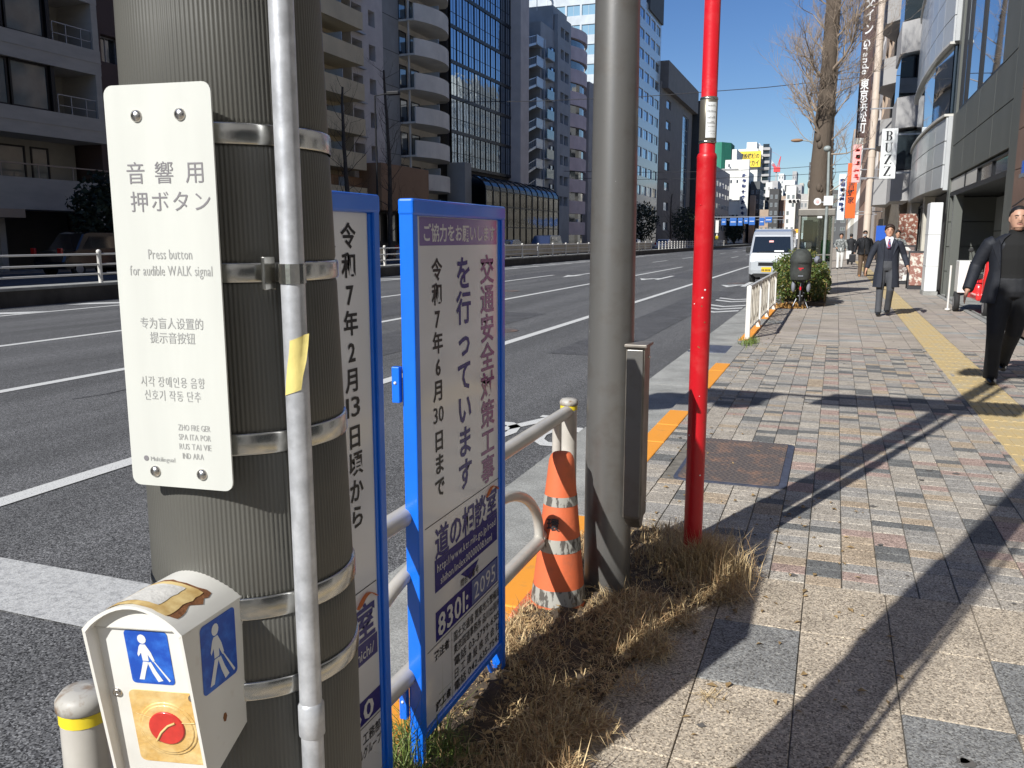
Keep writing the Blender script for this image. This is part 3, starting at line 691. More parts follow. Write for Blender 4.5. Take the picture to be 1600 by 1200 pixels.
for i in range(16):
    a=R(r_.uniform(185,300)); z=r_.uniform(.35,1.1) if i<12 else r_.uniform(1.6,2.2); s_=r_.uniform(.0015,.004); rad=.0945-.0055*z+.0002
    b=MB(); b.add([(-.78+rad*math.cos(a+da*s_/rad),3.15+rad*math.sin(a+da*s_/rad),z+dz*s_) for da,dz in ((-1.3,-.6),(.2,-1),(1.4,-.2),(.9,.8),(-.8,.7))],[(0,1,2,3,4)]); b.build('paint_chip',M['chips'],gp)
gb=thing('junction_box','narrow weathered metal box fixed to the side of the steel pole','box',(-.66,3.13,.7))
b=MB(); b.bbox(-.705,-.632,3.085,3.185,.365,1.045,.004); b.build('case',M['steelbox'],gb)
b=MB(); b.bbox(-.709,-.622,3.068,3.195,1.044,1.056,.003); b.build('lid_top',M['steelbox'],gb)
b=MB(); b.bbox(-.700,-.637,3.077,3.086,.375,1.035,.003); b.build('door',M['steel'],gb)
b=MB(); b.sphere((-.631,3.16,1.0),.006); b.sphere((-.631,3.16,.42),.006); b.build('bolt',M['screw'],gb)
b=MB(); b.prism([(3.085,.366),(3.185,.366),(3.15,.32),(3.12,.32)],-.70,-.64,lambda q:(q[2],q[0],q[1])); b.build('bottom_hopper',M['steelbox'],gb)
# overhead signal equipment on the steel pole (above the frame; its shadow falls on the pavement)
ov=thing('traffic_signal','grey signal arm with three-light signal head and name plate on the steel pole','traffic signal',(-.78,3.15,3.9))
b=MB(); b.tube([(-.78,3.05,3.95),(-3.5,2.98,4.12)],.035,10); b.build('arm',M['steel'],ov)
b=MB(); b.bbox(-3.6,-2.3,2.86,3.0,3.62,4.14,.05); b.build('signal_head',M['steel'],ov)
for k in range(3):
    b=MB(); b.tube([(-3.35+.4*k,2.88,3.9),(-3.35+.4*k,2.60,3.86)],.19,16,cap=False); b.build('visor',M['steel'],ov)
b=MB(); b.bbox(-1.9,-.25,2.98,3.02,3.72,4.20,.01); b.build('name_plate',M['sblue'],ov)
b=MB(); b.bbox(-.3,.9,3.02,3.06,4.0,4.12,.01); b.build('side_arm',M['steel'],ov)
b=MB(); b.bbox(-1.25,-.55,3.0,3.25,5.45,5.75,.03); b.build('equipment_box',M['steel'],ov)
for o_ in (gp,gb,ov): o_.location.x-=.02; o_.location.y+=.08
rp=thing('red_pole','slim bright red steel pole with a wrapped notice, standing in dry grass','pole',(-.51,3.6,0))
b=MB(); b.lathe([(.0395,-.1),(.0395,1.765),(.0405,1.775),(.037,1.787),(.0315,1.792),(.0315,4.6),(0,4.61)],-.51,3.6,32); b.build('shaft',M['red'],rp)
b=MB(); b.sphere((-.51-.0125,3.6-.037,1.585),.0035); b.build('rivet',M['red'],rp)
r_=random.Random(13)
for i in range(16):
    a=R(r_.uniform(190,330)); z=r_.choice([r_.uniform(.25,.8),r_.uniform(.9,1.7)]); s_=r_.uniform(.0012,.0035)
    q=MB(); q.add([(-.51+.0399*math.cos(a+da*s_/.04),3.6+.0399*math.sin(a+da*s_/.04),z+dz*s_) for da,dz in ((-1.3,-.6),(.2,-1.4),(1.4,-.2),(.9,.8),(-.8,.7))],[(0,1,2,3,4)]); q.build('paint_chip',M['rust' if i%3 else 'chips'],rp)
q=MB(); q.lathe([(.0402,.0),(.0402,.075),(.0398,.08)],-.51,3.6,24,cap=False); q.build('rusty_base',M['rust'],rp)
b=MB(); b.lathe([(.0318,1.828),(.0345,1.830),(.0345,2.006),(.0318,2.008)],-.51,3.6,32,cap=False); lb=b.build('label_sleeve',M['olive'],rp)
def cyl_patch(mb,a0,a1,z0,z1,r,n=8):
    mb.rings([[(-.51+r*math.cos(R(a0+(a1-a0)*i/n)),3.6+r*math.sin(R(a0+(a1-a0)*i/n)),z) for i in range(n+1)] for z in (z0,z1)],cap=False,close=False)
b=MB(); cyl_patch(b,-98,-25,1.848,1.985,.0349); b.build('paper_label',M['label'],lb)
b=MB(); r_=random.Random(9)
for z,h,a in ((1.968,.010,-88),(1.945,.012,-90),(1.922,.010,-88),(1.902,.010,-90),(1.889,.004,-84),(1.872,.003,-86),(1.862,.003,-70)):
    x=a
    while x<-38: w_=r_.uniform(3,8); cyl_patch(b,x,x+w_,z,z+h*r_.uniform(.5,1),.0352,2); x+=w_+r_.uniform(1.5,4)
b.build('small_print',M['ptext2'],lb)
for z in (1.833,2.0):
    b=MB(); b.lathe([(.0349,z-.004),(.0358,z-.003),(.0358,z+.003),(.0349,z+.004)],-.51,3.6,32,cap=False); b.build('clamp_ring',M['band'],lb)
# ------------------------------------------------------------------ dry grass bed
b=MB(); N=26
vs=[]; 
def bedz(x,y):
    e=min(x+1.078,(-.40+.06*math.sin(y*5)-x) if y>1.2 else -.45-x,4.0-y)
    return .0+.055*max(0,min(1,e/.18))
def bed_edge(y): 
    P_=[(0.6,-.62),(1.6,-.66),(2.1,-.66),(2.7,-.58),(3.15,-.50),(3.4,-.34),(3.7,-.34),(3.95,-.52),(4.05,-.8)]
    for (a,c),(a2,c2) in zip(P_,P_[1:]):
        if a<=y<=a2: return c+(c2-c)*(y-a)/(a2-a)
    return P_[0][1] if y<P_[0][0] else -1.0
ny=40
for j in range(ny+1):
    y=.6+3.45*j/ny
    for i in range(13):
        t=i/12; x=-1.078+(bed_edge(y)+1.078)*t
        z=.004+(.05+.012*math.sin(x*40+y*17)+.01*math.sin(y*31))*(math.sin(math.pi*min(1,.15+t*.85))**.7 if t>0 else .3)
        if t==1: z=.003
        vs.append((x,y,z))
fsx=[(j*13+i,j*13+i+1,(j+1)*13+i+1,(j+1)*13+i) for j in range(ny) for i in range(12)]
b.add(vs,fsx,True); so=b.build('soil_bed',M['soil']); tag(so,kind='structure')
def blades(n,fn,seed,name,mats,lab,cat):
    r=random.Random(seed); b=MB()
    for _ in range(n):
        q=fn(r)
        if q is None: continue
        x,y,z,L_,lean,w_,mi=q
        b.cur=mi; a=r.uniform(0,2*math.pi); b_c=r.gauss(0,.9); dx,dy=math.cos(a),math.sin(a); px_,py_=-dy*w_,dx*w_
        h1=L_*.5; dx2,dy2=math.cos(a+b_c),math.sin(a+b_c); up=math.cos(lean)*h1; ou=math.sin(lean)*h1; l2=lean+r.uniform(.2,1.1); up2=max(-z-up+.004,math.cos(l2)*h1); ou2=math.sin(l2)*h1
        m1=(x+dx*ou,y+dy*ou,z+up); t1=(x+dx*ou+dx2*ou2,y+dy*ou+dy2*ou2,z+up+up2)
        b.add([(x-px_,y-py_,z),(x+px_,y+py_,z),(m1[0]+px_*.8,m1[1]+py_*.8,m1[2]),(m1[0]-px_*.8,m1[1]-py_*.8,m1[2]),t1],[(0,1,2,3),(3,2,4)])
    return tag(b.build(name,mats),lab,cat,kind='stuff')
def gfn(r):
    y=r.uniform(.8,4.0); x=r.uniform(-1.06,bed_edge(y)+.05+.05*math.sin(y*23)+r.gauss(0,.02))
    n=.5+.5*math.sin(x*9+1)*math.cos(y*7+x*3)
    near_pole=math.hypot(x+.51,y-3.6)<.26
    if not near_pole and r.random()<(.15 if n>.45 else .72): return None
    L_=r.uniform(.04,.11)*(1.35 if near_pole else 1)*(.55+.9*n)
    if y>2.6 and x<-.8: L_*=.75
    mi=0 if r.random()<(.62 if near_pole or r.random()<.5 else .42) else 1
    if y<2.0 and x<-.86 and r.random()<.6: mi=2; L_*=1.5
    return (x,y,.03+r.uniform(-.01,.015),L_,(r.uniform(.85,1.7) if r.random()<.84 else r.uniform(0,.8)),r.uniform(.0008,.0020)*(2.2 if r.random()<.04 else 1),mi)
blades(64000,gfn,4,'dry_grass',[M['straw1'],M['straw2'],M['weed']],'tangled dry straw coloured grass around the signs, cone and poles','dry grass')
# long upright tufts at the red pole
def gf2(r):
    a=r.uniform(0,6.28); d=abs(r.gauss(.07,.07)); x=-.47+d*math.cos(a)*1.2; y=3.55+d*math.sin(a)
    return (x,y,.02,r.uniform(.12,.26),r.uniform(0,.6),.0013,0 if r.random()<.7 else 1)
blades(1500,gf2,6,'straw_tuft',[M['straw1'],M['straw2']],'taller tuft of straw grass at the foot of the red pole','dry grass')
def gf3(r):
    return (-.30+r.gauss(0,.012),2.58+r.gauss(0,.01),.004,r.uniform(.05,.11),r.uniform(1.1,1.45),.0011,0)
blades(26,gf3,8,'loose_straw',[M['straw1']],'small wisp of pale straw lying alone on the beige slabs','straw')
def gf4(r):
    return (-1.0+r.gauss(0,.05),1.72+r.gauss(0,.16),.02,r.uniform(.12,.34),r.uniform(0,.7),.0016,0)
blades(260,gf4,9,'green_weeds',[M['weed']],'green weeds growing between the two blue sign frames','weeds')
def gf5(r): return (-1.06+r.gauss(0,.06),12.4+r.gauss(0,.25),0,r.uniform(.04,.1),r.uniform(0,.9),.004,0)
blades(300,gf5,10,'kerb_weeds',[M['weed']],'patch of green weeds at the foot of the ornamental fence post','weeds')

# litter, gum spots and stains
r_=random.Random(77); b=MB()
for i in range(110):
    y=r_.uniform(2.0,22); x=r_.uniform(-.4,min(2.45,.2*y+.5)); rr_=r_.uniform(.008,.022); b.add([(x+rr_*(1+.3*math.sin(3*k+i))*math.cos(k*.785),y+rr_*(1+.3*math.cos(2*k+i))*math.sin(k*.785),.0035) for k in range(8)],[tuple(range(8))])
M['gum']=pm('old gum spot',(.12,.11,.10),.8); b.build('gum_spots',M['gum'],sw)['kind']='stuff'
M['dleaf']=pm('dry leaf',(.30,.20,.09),.8,var=.4,vs=40); b=MB()
for i in range(760):
    if i>=260: y=r_.uniform(1.2,3.95); x=r_.uniform(-1.05,bed_edge(y)+.03)
    elif i<170: x=-1.0+abs(r_.gauss(0,.25)); y=r_.uniform(3.9,19)
    else: x=r_.uniform(-.45,.3); y=r_.uniform(2.2,5)
    a=r_.uniform(0,6.28); l=r_.uniform(.008,.022); zo=r_.uniform(.05,.085) if i>=260 else 0; c_,s_=math.cos(a),math.sin(a); w_=l*.5; h_=r_.uniform(.004,.012)
    b.add([(x-l*c_,y-l*s_,.006+zo),(x-w_*s_,y+w_*c_,.005+h_+zo),(x+l*c_,y+l*s_,.006+zo),(x+w_*s_,y-w_*c_,.006+h_*.4+zo)],[(0,1,2),(0,2,3)])
tag(b.build('fallen_leaves',M['dleaf']),'small dry leaf fragments scattered on the pavers and by the kerb','leaves',kind='stuff')
# repairs, seams and covers in the road
M['patch']=pm('asphalt repair',(.075,.075,.08),.85,speck=G3,sps=170,var=.2,vs=2,bump=.8,bs=170); M['seam']=pm('tar seam',(.04,.04,.042),.5)
for (x0,x1,y0,y1) in ((-6.9,-5.6,9,17),(-3.6,-2.7,11,26),(-10,-8.4,14,21),(-12.9,-11.2,24,40),(-6.6,-5,34,60)):
    m=MB(); m.quad((x0,y0,RZ+.004),(x1,y0,RZ+.004),(x1,y1,RZ+.004),(x0,y1,RZ+.004)); m.build('asphalt_patch',M['patch'],road)
for i in range(5):
    x=-2.4-r_.uniform(0,13); y=r_.uniform(3,30); P=[(x,y)]
    for k in range(14): P.append((P[-1][0]+r_.gauss(0,.06),P[-1][1]+.35))
    m=MB(); m.rings([[(px_-.008,py_,RZ+.0045) for px_,py_ in P],[(px_+.008,py_,RZ+.0045) for px_,py_ in P]],cap=False,close=False,smooth=False); m.build('tar_seam',M['seam'],road)
for x,y in ((-5.3,13.5),(-9.1,24),(-3.2,31)):
    t=thing('road_manhole','round iron manhole cover in the road, %s'%('nearest, in the second lane' if y<20 else ('middle one, third lane' if y<30 else 'furthest, in the kerb lane')),'manhole cover',(x,y,RZ)); m=MB(); m.lathe([(.32,RZ+.001),(.32,RZ+.008),(.28,RZ+.008),(.27,RZ+.005),(0.01,RZ+.006)],x,y,24,smooth=False); m.build('cover',M['iron'],t)
# ================================================================== BUILDINGS
def wallm(n,c,**k): 
    k.setdefault('var',.1); k.setdefault('vs',.6); return pm(n,c,k.pop('rough',.75),**k)
M['b1']=wallm('grey tile wall',(.44,.40,.34),stretch=(1,1,4)); M['b1b']=wallm('beige recess wall',(.36,.32,.25))
M['brn']=wallm('dark brown wall',(.09,.055,.045)); M['beige']=wallm('cream balcony',(.62,.52,.34)); M['lilac']=wallm('pale grey wall',(.57,.53,.50))
M['slate']=wallm('grey blue slab wall',(.30,.31,.30)); M['curv']=wallm('off white balcony',(.72,.69,.61)); M['bt']=wallm('brown tile wall',(.30,.18,.10))
M['frame']=pm('black mullion',(.012,.012,.014),.4,metal=.3); M['alu']=pm('aluminium frame',(.35,.36,.38),.4,metal=.6)
M['gd']=pm('dark window glass',(.03,.04,.046),.05,spec=1,ior=1.8,coat=.6)
M['gc']=pm('curtained window',(.14,.165,.16),.08,spec=.8,ior=1.6,coat=.5,var=.15,vs=1.2)
M['gm']=pm('mirror curtain wall glass',(.34,.42,.52),.03,metal=1,bump=.05,bs=1.2)
M['gb']=pm('blue reflective glass',(.30,.42,.60),.05,metal=1,bump=.04,bs=1)
M['tow']=wallm('pale tower cladding',(.46,.50,.53)); M['gar']=pm('dim arcade glass',(.045,.05,.055),.12,metal=1); M['gar2']=pm('bronze arcade glass',(.15,.145,.135),.05,metal=1,bump=.05,bs=2)
M['gl']=pm('pale blue grey panel',(.46,.50,.53),.25,spec=.7,coat=.4)
M['stairw']=wallm('blue grey steel',(.36,.39,.41)); M['pink']=wallm('pale pink wall',(.70,.60,.61)); M['grn']=pm('green glass balcony',(.22,.32,.28),.1,coat=.5)
M['dbrn']=wallm('brown grey tower',(.20,.175,.16)); M['wht']=wallm('white building wall',(.72,.71,.66),var=.05); M['wgl']=pm('pale glass tower',(.20,.34,.44),.15,spec=.8,coat=.5)
M['dk']=wallm('dark tower',(.06,.06,.06)); M['green']=pm('green scaffold net',(.03,.20,.13),.8,var=.2,vs=.4,stretch=(1,1,.2)); M['ysign']=pm('yellow billboard',(.85,.62,.05),.5)
M['navy']=pm('navy lettering',(.02,.04,.16),.5); M['craner']=pm('crane red',(.75,.05,.05),.5); M['cranew']=pm('crane white',(.75,.75,.75),.5)
M['mid']=wallm('mid grey building',(.40,.39,.38)); M['tan']=wallm('tan building',(.40,.30,.22)); M['shade']=wallm('charcoal building',(.09,.095,.10))
M['gt']=pm('grey porcelain panel',(.44,.45,.45),.3,var=.05,vs=2,spec=.6,coat=.3); M['cg']=pm('charcoal panel wall',(.105,.11,.098),.5,var=.1,vs=.9,stretch=(1,1,.3))
M['brk']=pm('brown stone cladding',(.19,.12,.09),.6,var=.2,vs=1.5); M['cream']=pm('cream brick tile',(.50,.47,.40),.6,var=.1,vs=3); M['rough']=pm('rough brown stone',(.20,.17,.13),.9,var=.3,vs=3,bump=.6,bs=8)
M['colb']=pm('beige enamel column',(.62,.52,.43),.4,var=.05,vs=2,coat=.2); M['bronze']=pm('dark brown sign',(.075,.04,.035),.4,var=.1,vs=3); M['gsky']=pm('blue sky reflecting glass',(.42,.52,.62),.02,metal=1)
M['bsign']=pm('silver sign panel',(.78,.79,.77),.4,var=.06,vs=6); M['acm']=pm('bright stone band',(.55,.53,.48),.35); M['orsign']=pm('orange sign',(.90,.13,.02),.45); M['pksign']=pm('pink sign',(.85,.42,.40),.5); M['ltsign']=pm('pale blue white sign',(.68,.74,.80),.5)
def frm(X,s): return lambda y,z,d:(X+s*d,y,z)
def ub(b,F_,u0,u1,z0,z1,d0,d1):
    p=[F_(u,z,d) for u in (u0,u1) for z in (z0,z1) for d in (d0,d1)]
    xs=[q[0] for q in p]; ys=[q[1] for q in p]; zs=[q[2] for q in p]
    b.box(min(xs),max(xs),min(ys),max(ys),min(zs),max(zs))
WC={}
rw=random.Random(8)
def window(root,F_,u0,u1,z0,z1,d=-.2,nm=1,fw=.06,glass='gd',fm='alu',nh=0):
    p00=F_(0,0,0); ax=F_(1,0,0); horiz=abs(ax[0]-p00[0])>.5   # window runs along x
    w=round(u1-u0,2); h=round(z1-z0,2)
    nrm=F_(0,0,1); sx=nrm[0]-p00[0]; sy=nrm[1]-p00[1]
    key=(w,h,nm,fw,glass,fm,horiz,sx,sy,nh)
    if key not in WC:
        def lf(u,z,dd): return (u,dd*sy,z) if horiz else (dd*sx,u,z)
        m=MB()
        for a,c,e,f_ in ((0,w,0,fw),(0,w,h-fw,h),(0,fw,fw,h-fw),(w-fw,w,fw,h-fw)): ub(m,lf,a,c,e,f_,-.04,.03)
        for i in range(1,nm): ub(m,lf,w*i/nm-fw*.4,w*i/nm+fw*.4,fw,h-fw,-.03,.025)
        for i in range(1,nh+1): ub(m,lf,fw,w-fw,h*i/(nh+1)-fw*.4,h*i/(nh+1)+fw*.4,-.035,.02)
        me=bpy.data.meshes.new('window'); me.from_pydata(m.v,[],m.f); me.materials.append(M[fm])
        m=MB(); ub(m,lf,fw*.5,w-fw*.5,fw*.5,h-fw*.5,-.035,-.01)
        mp=bpy.data.meshes.new('pane'); mp.from_pydata(m.v,[],m.f); mp.materials.append(M[glass]); WC[key]=(me,mp)
    me,mp=WC[key]; o=share('window',me,root,F_(u0,z0,d)); share('pane',mp,o,F_(u0,z0,d))
def facade(root,F_,u0,u1,z0,z1,us,zs,mat,t=.22,nm=2,glass='gd',fm='alu',wins=True,name='wall',nh=0,fw=.06,glf=None):
    b=MB(); zc=z0
    for a,c in zs:
        ub(b,F_,u0,u1,zc,a,-t,0); uc=u0
        for p,q in us: ub(b,F_,uc,p,a,c,-t,0); uc=q
        ub(b,F_,uc,u1,a,c,-t,0); zc=c
    ub(b,F_,u0,u1,zc,z1,-t,0)
    b.build(name,M[mat],root)
    if wins:
        k=0
        for a,c in zs:
            for p,q in us:
                k+=1; window(root,F_,p,q,a,c,-t+.05,nm,fw,glf(k) if glf else (glass if glass!='gd' or rw.random()<.65 else 'gc'),fm,nh)
def fl(z0,n,h,a,c): return [(z0+h*i+a,z0+h*i+c) for i in range(n)]
rb=random.Random(21)
# ---- B1 grey tiled building at far left
X=-34.; F_=frm(X,1)
B=thing('apartment_building','grey tiled mid-rise with wide window bands and open balconies, far left','building',(X,24,0))
b=MB(); b.box(X-14,X-2.2,12,33.6,3.0,24); b.build('body',M['b1b'],B)
b=MB()
for z0,z1 in ((2.75,4.15),(6.05,7.2),(9.25,10.4),(12.5,13.6),(15.7,16.8),(18.9,20.0),(22.1,23.3)):
    ub(b,F_,12,33.62,z0,z1,-2.2,0); 
    if z0>3: ub(b,F_,12,33.63,(z0+z1)/2-.02,(z0+z1)/2+.02,-.1,.02)
b.build('floor_band',M['b1'],B)
b=MB(); ub(b,F_,33.25,33.6,7.2,23,-2.25,-.01); ub(b,F_,33.25,33.6,2.7,2.75,-2,-.1); b.build('corner_pier',M['b1'],B)
for z0,z1 in ((7.2,9.25),(10.4,12.5),(13.6,15.7),(16.8,18.9)):
    for k,(a,c) in enumerate(((12.2,14.9),(15,17.9),(18,20.8),(20.9,23.6),(23.7,26.4),(26.5,28.6),(28.7,30.7))): window(B,F_,a,c,z0,z1,-.25,1,.1,'gc','frame')
    b=MB(); ub(b,F_,30.75,30.95,z0,z1,-2.2,-.1); b.build('wing_wall',M['frame'],B)
    window(B,F_,31.0,31.7,z0,z1-.35,-2.1,1,.08,'gd','frame')
    b=MB()
    for u in (31.0,31.75,32.6,33.2): ub(b,F_,u,u+.04,z0,z0+.85,-.12,-.08)
    ub(b,F_,31,33.25,z0+.82,z0+.86,-.13,-.07); ub(b,F_,31,33.25,z0+.35,z0+.38,-.12,-.08); b.build('balcony_rail',M['alu'],B)
b=MB(); ub(b,F_,12,33.5,4.15,6.05,-2.4,-2.0); b.build('recessed_wall',M['b1b'],B)
for a,c in ((24,26.4),(26.5,28.6),(28.7,30.6),(30.9,31.9)): window(B,F_,a,c,4.2,5.75,-1.98,1,.08,'gc','frame')
b=MB(); ub(b,F_,12,33.6,4.72,4.78,-.12,-.06)
for i in range(12): ub(b,F_,12.5+i*1.9,12.54+i*1.9,4.15,4.72,-.11,-.07)
b.build('terrace_rail',M['tan'],B)
b=MB(); b.box(X-8,X-3,12,33.6,0,2.75); b.build('ground_floor',M['dk'],B)
b=MB(); b.box(X-.5,X+.9,20,27.9,2.35,2.72); b.build('awning',M['tan'],B)
for ua,ub_,zb in ((27.3,27.6,2.35),(32.9,33.3,2.7)): b=MB(); b.box(X-.2,X,ua,ub_,0,zb); b.build('column',M['b1'],B)
# brown building
B=thing('brown_building','narrow dark brown building just left of the ribbed pole','building',(X,40,0))
b=MB(); b.box(X-12,X-1,33.75,51.5,0,26); b.build('body',M['brn'],B)
facade(B,frm(X-.5,1),33.75,51.5,0,26,[(34.2,35.6),(36.6,38),(40,42),(44,46),(48,50)],fl(3,7,3.1,.9,2.2),'brn',t=.5)
# ---- cream balconies + pale wall
B=thing('balcony_apartments','cream balconied apartment block with pale grey end wall, left of centre','building',(X,56,0))
b=MB(); b.box(X-12,X-1.4,51.6,62.4,0,30); b.build('body',M['beige'],B)
FZ=2.48
for i in range(-1,8):
    z=6.6+FZ*i
    b=MB(); b.box(X-1.4,X+.9,51.7,57.3,z-.14,z); b.box(X+.78,X+.9,51.7,57.3,z,z+1.05); b.box(X-1.4,X+.78,57.18,57.3,z,z+1.05); b.build('balcony',M['beige'],B)
    window(B,frm(X-1.2,1),52.6,54.6,z+.05,z+2.0,0,2,.07,'gc'); window(B,frm(X-1.2,1),55.2,56.2,z+.05,z+2.0,0,1,.07,'gd')
    b=MB(); b.box(X-.9,X+.6,54.8,54.86,z,z+1.75); b.build('partition',M['gl'],B)
zs=fl(6.5,8,2.5,.95,2.1)
facade(B,frm(X-.3,1),57.6,62.4,6,29,[(57.75,59.2),(60.2,61.2)],zs,'lilac',t=1.1,nm=2,glass='gd')
b=MB()
for z0,_ in zs: ub(b,frm(X-.3,1),57.7,59.3,z0-.9,z0-.82,0,.3)
b.build('sill_rail',M['alu'],B)
b=MB(); b.box(X-1.3,X,51.6,65.6,3.9,6.0); b.box(X-1.5,X+.6,51.6,66.4,0.0,.35); b.build('podium',M['bt'],B)
b=MB(); b.box(X-.3,X+1.6,58.2,66.3,3.6,7.1); b.build('podium_wall',M['bt'],B)
for u in (52,53.4,57.2,59.6,62,64.2): window(B,frm(X-.1,1),u,u+1.5,1.2,3.4,0,2,.07,'gc','frame')
b=MB(); b.box(X-1.5,X-.4,51.6,66.4,.35,3.9); b.build('shopfront',M['dk'],B)
# ---- slate slab wall
B=thing('slab_building','plain windowless slate grey slab tower behind the bare tree','building',(X,64,0))
b=MB(); b.box(X-12,X-.9,62.5,66.2,0,34)
b.build('body',M['slate'],B)
b=MB()
for i in range(12): b.box(X-.9,X-.88,62.5,66.2,3+i*2.7,3.04+i*2.7)
b.build('joint_lines',M['shade'],B)
# ---- curved balconies
B=thing('curved_balcony_tower','off white apartment tower with rounded stacked balconies','building',(X,70,0))
b=MB(); b.box(X-12,X-1.3,66.25,74.2,0,36); b.build('body',M['curv'],B)
def cv(u):   # bulging balcony line
    t=(u-66.3)/7.7; return 1.6*math.sin(math.pi*min(1,.12+t*.88))**.8-.2
us_=[66.3+7.7*i/16 for i in range(17)]
for i in range(-1,11):
    z=5.7+2.72*i
    b=MB(); P=[(X+cv(u),u) for u in us_]+[(X-1.3,74.0),(X-1.3,66.3)]
    b.prism(P[::-1],z-.16,z); P2=[(X+cv(u),u) for u in us_]+[(X+cv(u)-.12,u) for u in us_[::-1]]
    b.prism(P2[::-1],z,z+1.18); b.build('balcony',M['curv'],B)
    for a,c,gl_ in ((66.6,67.9,'gd'),(68.6,70.2,'gc'),(71.0,71.8,'gd'),(72.6,73.3,'gc')): window(B,frm(X-1.1,1),a,c,z+.05,z+2.0,0,1,.08,gl_,'frame')
    b=MB(); b.box(X-1.2,X+.75,70.4,70.46,z,z+1.9); b.build('partition',M['gl'],B)
    b=MB(); b.box(X-.2,X-.08,66.45,66.57,z,z+2.56); b.build('corner_post',M['curv'],B)
    b=MB(); b.box(X-.2,X+.3,68.2+.4*(i%2),69.0+.4*(i%2),z+.02,z+.75); b.build('aircon_unit',M['fwhite'],B)
# ---- mirror glass building with glazed arcade
B=thing('glass_office','office block of mirror glass with black mullions above a glazed arcade','building',(X,82,0))
b=MB(); b.box(X-12,X-.25,74.3,92.6,0,42); b.build('body',M['dk'],B)
F_=frm(X,1); 
for i in range(10):
    for j in range(11):
        u=74.5+j*1.4; z=8.3+i*3.1
        m=MB(); t1=rb.uniform(-.006,.006); t2=rb.uniform(-.006,.006)
        m.add([(X-.02-t1,u+.03,z+.05),(X-.02+t1,u+1.37,z+.05),(X-.02+t1+t2,u+1.37,z+2.95),(X-.02-t1+t2,u+.03,z+2.95)],[(0,1,2,3)]); m.build('pane',M['gm'],B)
b=MB()
for j in range(23): ub(b,F_,74.47+j*.7,74.53+j*.7,8,39.3,-.05,.0 if j%2 else .05)
b.build('mullions',M['frame'],B)['kind']='stuff'
for i in range(11):
    b=MB(); ub(b,F_,74.4,90,8.2+i*3.1-.15,8.2+i*3.1+.15,-.12,.08); ub(b,F_,74.4,90,8.2+i*3.1+1.2,8.2+i*3.1+1.24,-.05,.01); b.build('floor_beam',M['frame'],B)
b=MB(); b.box(X-.2,X+1.2,89.95,92.6,7.3,42); b.build('end_pier',M['lilac'],B)
b=MB(); b.box(X-.2,X+1.6,73.9,75.4,0,8.4); b.build('stone_pier',M['slate'],B)
# arcade: curved ribs and panes
def arc_pt(t,u,off=0): 
    a=math.pi/2*min(1,t*1.0); return (X+.3+(2.6+off)*math.sin(a) if t<1 else X+2.9+off,u,7.6-.0-(1.6+off)*(1-math.cos(a)) +off*0)
for j in range(13):
    u=76+j*1.9; b=MB(); pth=[(X+.2,u,7.55)]+[(X+.2+2.6*math.sin(a),u,7.55-1.5*(1-math.cos(a))) for a in [R(15*k) for k in range(1,7)]]+[(X+2.8,u,0)]
    b.tube(pth,.07,6); b.build('arcade_rib',M['frame'],B)
    if j<12:
        for q in range(len(pth)-1):
            m=MB(); p,r_=pth[q],pth[q+1]; 
            if q==len(pth)-2:
                for za,zb in ((6.0,4.6),(4.55,2.6),(2.55,.2)): 
                    m=MB(); m.add([(X+2.78,u+.06,zb),(X+2.78,u+1.84,zb),(X+2.78,u+1.84,za),(X+2.78,u+.06,za)],[(0,1,2,3)]); m.build('pane',M['gar2'],B)
                    m=MB(); m.box(X+2.7,X+2.83,u,u+1.9,za-.02,za+.08); m.build('transom',M['frame'],B)
            else:
                m.add([(p[0],u+.06,p[2]),(r_[0],u+.06,r_[2]),(r_[0],u+1.84,r_[2]),(p[0],u+1.84,p[2])],[(0,1,2,3)]); m.build('pane',M['gar'],B)
# ---- stair building
B=thing('stair_building','grey building with zigzag outdoor fire escape and green balconies','building',(X,102,0))
b=MB(); b.box(X-14,X-3.5,92.7,101.5,0,24.5); b.box(X-14,X-.5,101.5,112.4,0,27); b.box(X-4,X-.6,106.5,112.4,27,30); b.build('body',M['stairw'],B)
facade(B,frm(X,1),106.8,112.4,0,29,[(108,109.4),(109.8,111.6)],fl(5,9,2.6,.7,1.9),'stairw',t=.5,nm=2,glass='gb')
st=MB()
for i in range(8):
    z=6.4+2.35*i
    m=MB(); m.box(X-3.5,X-.2,92.8,95.2,z-.12,z); m.box(X-.3,X-.2,92.8,95.2,z,z+1.0); m.box(X-3.5,X-.2,99.3,102.0,z+1.1,z+1.22); m.box(X-.3,X-.2,99.3,102,z+1.2,z+2.2)
    for (ua,za,ub_,zb) in ((95.2,z,99.3,z+1.17),(99.3,z+1.17,95.2,z+2.35)):
        xx=X-.35 if ua<ub_ else X-2.0
        P=[(ua,za-.15),(ub_,zb-.15),(ub_,zb+.12),(ua,za+.12)]; m.prism(P,xx,xx+.1,lambda q:(q[2],q[0],q[1])); 
        P=[(ua,za+.85),(ub_,zb+.85),(ub_,zb+.93),(ua,za+.93)]; m.prism(P,xx,xx+.06,lambda q:(q[2],q[0],q[1]))
        for k in range(7): 
            t=k/6; u=ua+(ub_-ua)*t; zz_=za+(zb-za)*t; m.box(xx,xx+.05,u,u+.05,zz_,zz_+.9)
    m.build('stair_flight',M['gl'],B)
    m=MB(); m.box(X-3,X+.2,102.2,104.9,z,z+.12); m.build('balcony_slab',M['stairw'],B)
    m=MB(); m.box(X+.12,X+.2,102.2,104.9,z+.12,z+1.2); m.build('balcony_glass',M['grn'],B)
    window(B,frm(X-.3,1),105.0,106.4,z+.3,z+1.9,0,1,.08,'gm','frame')
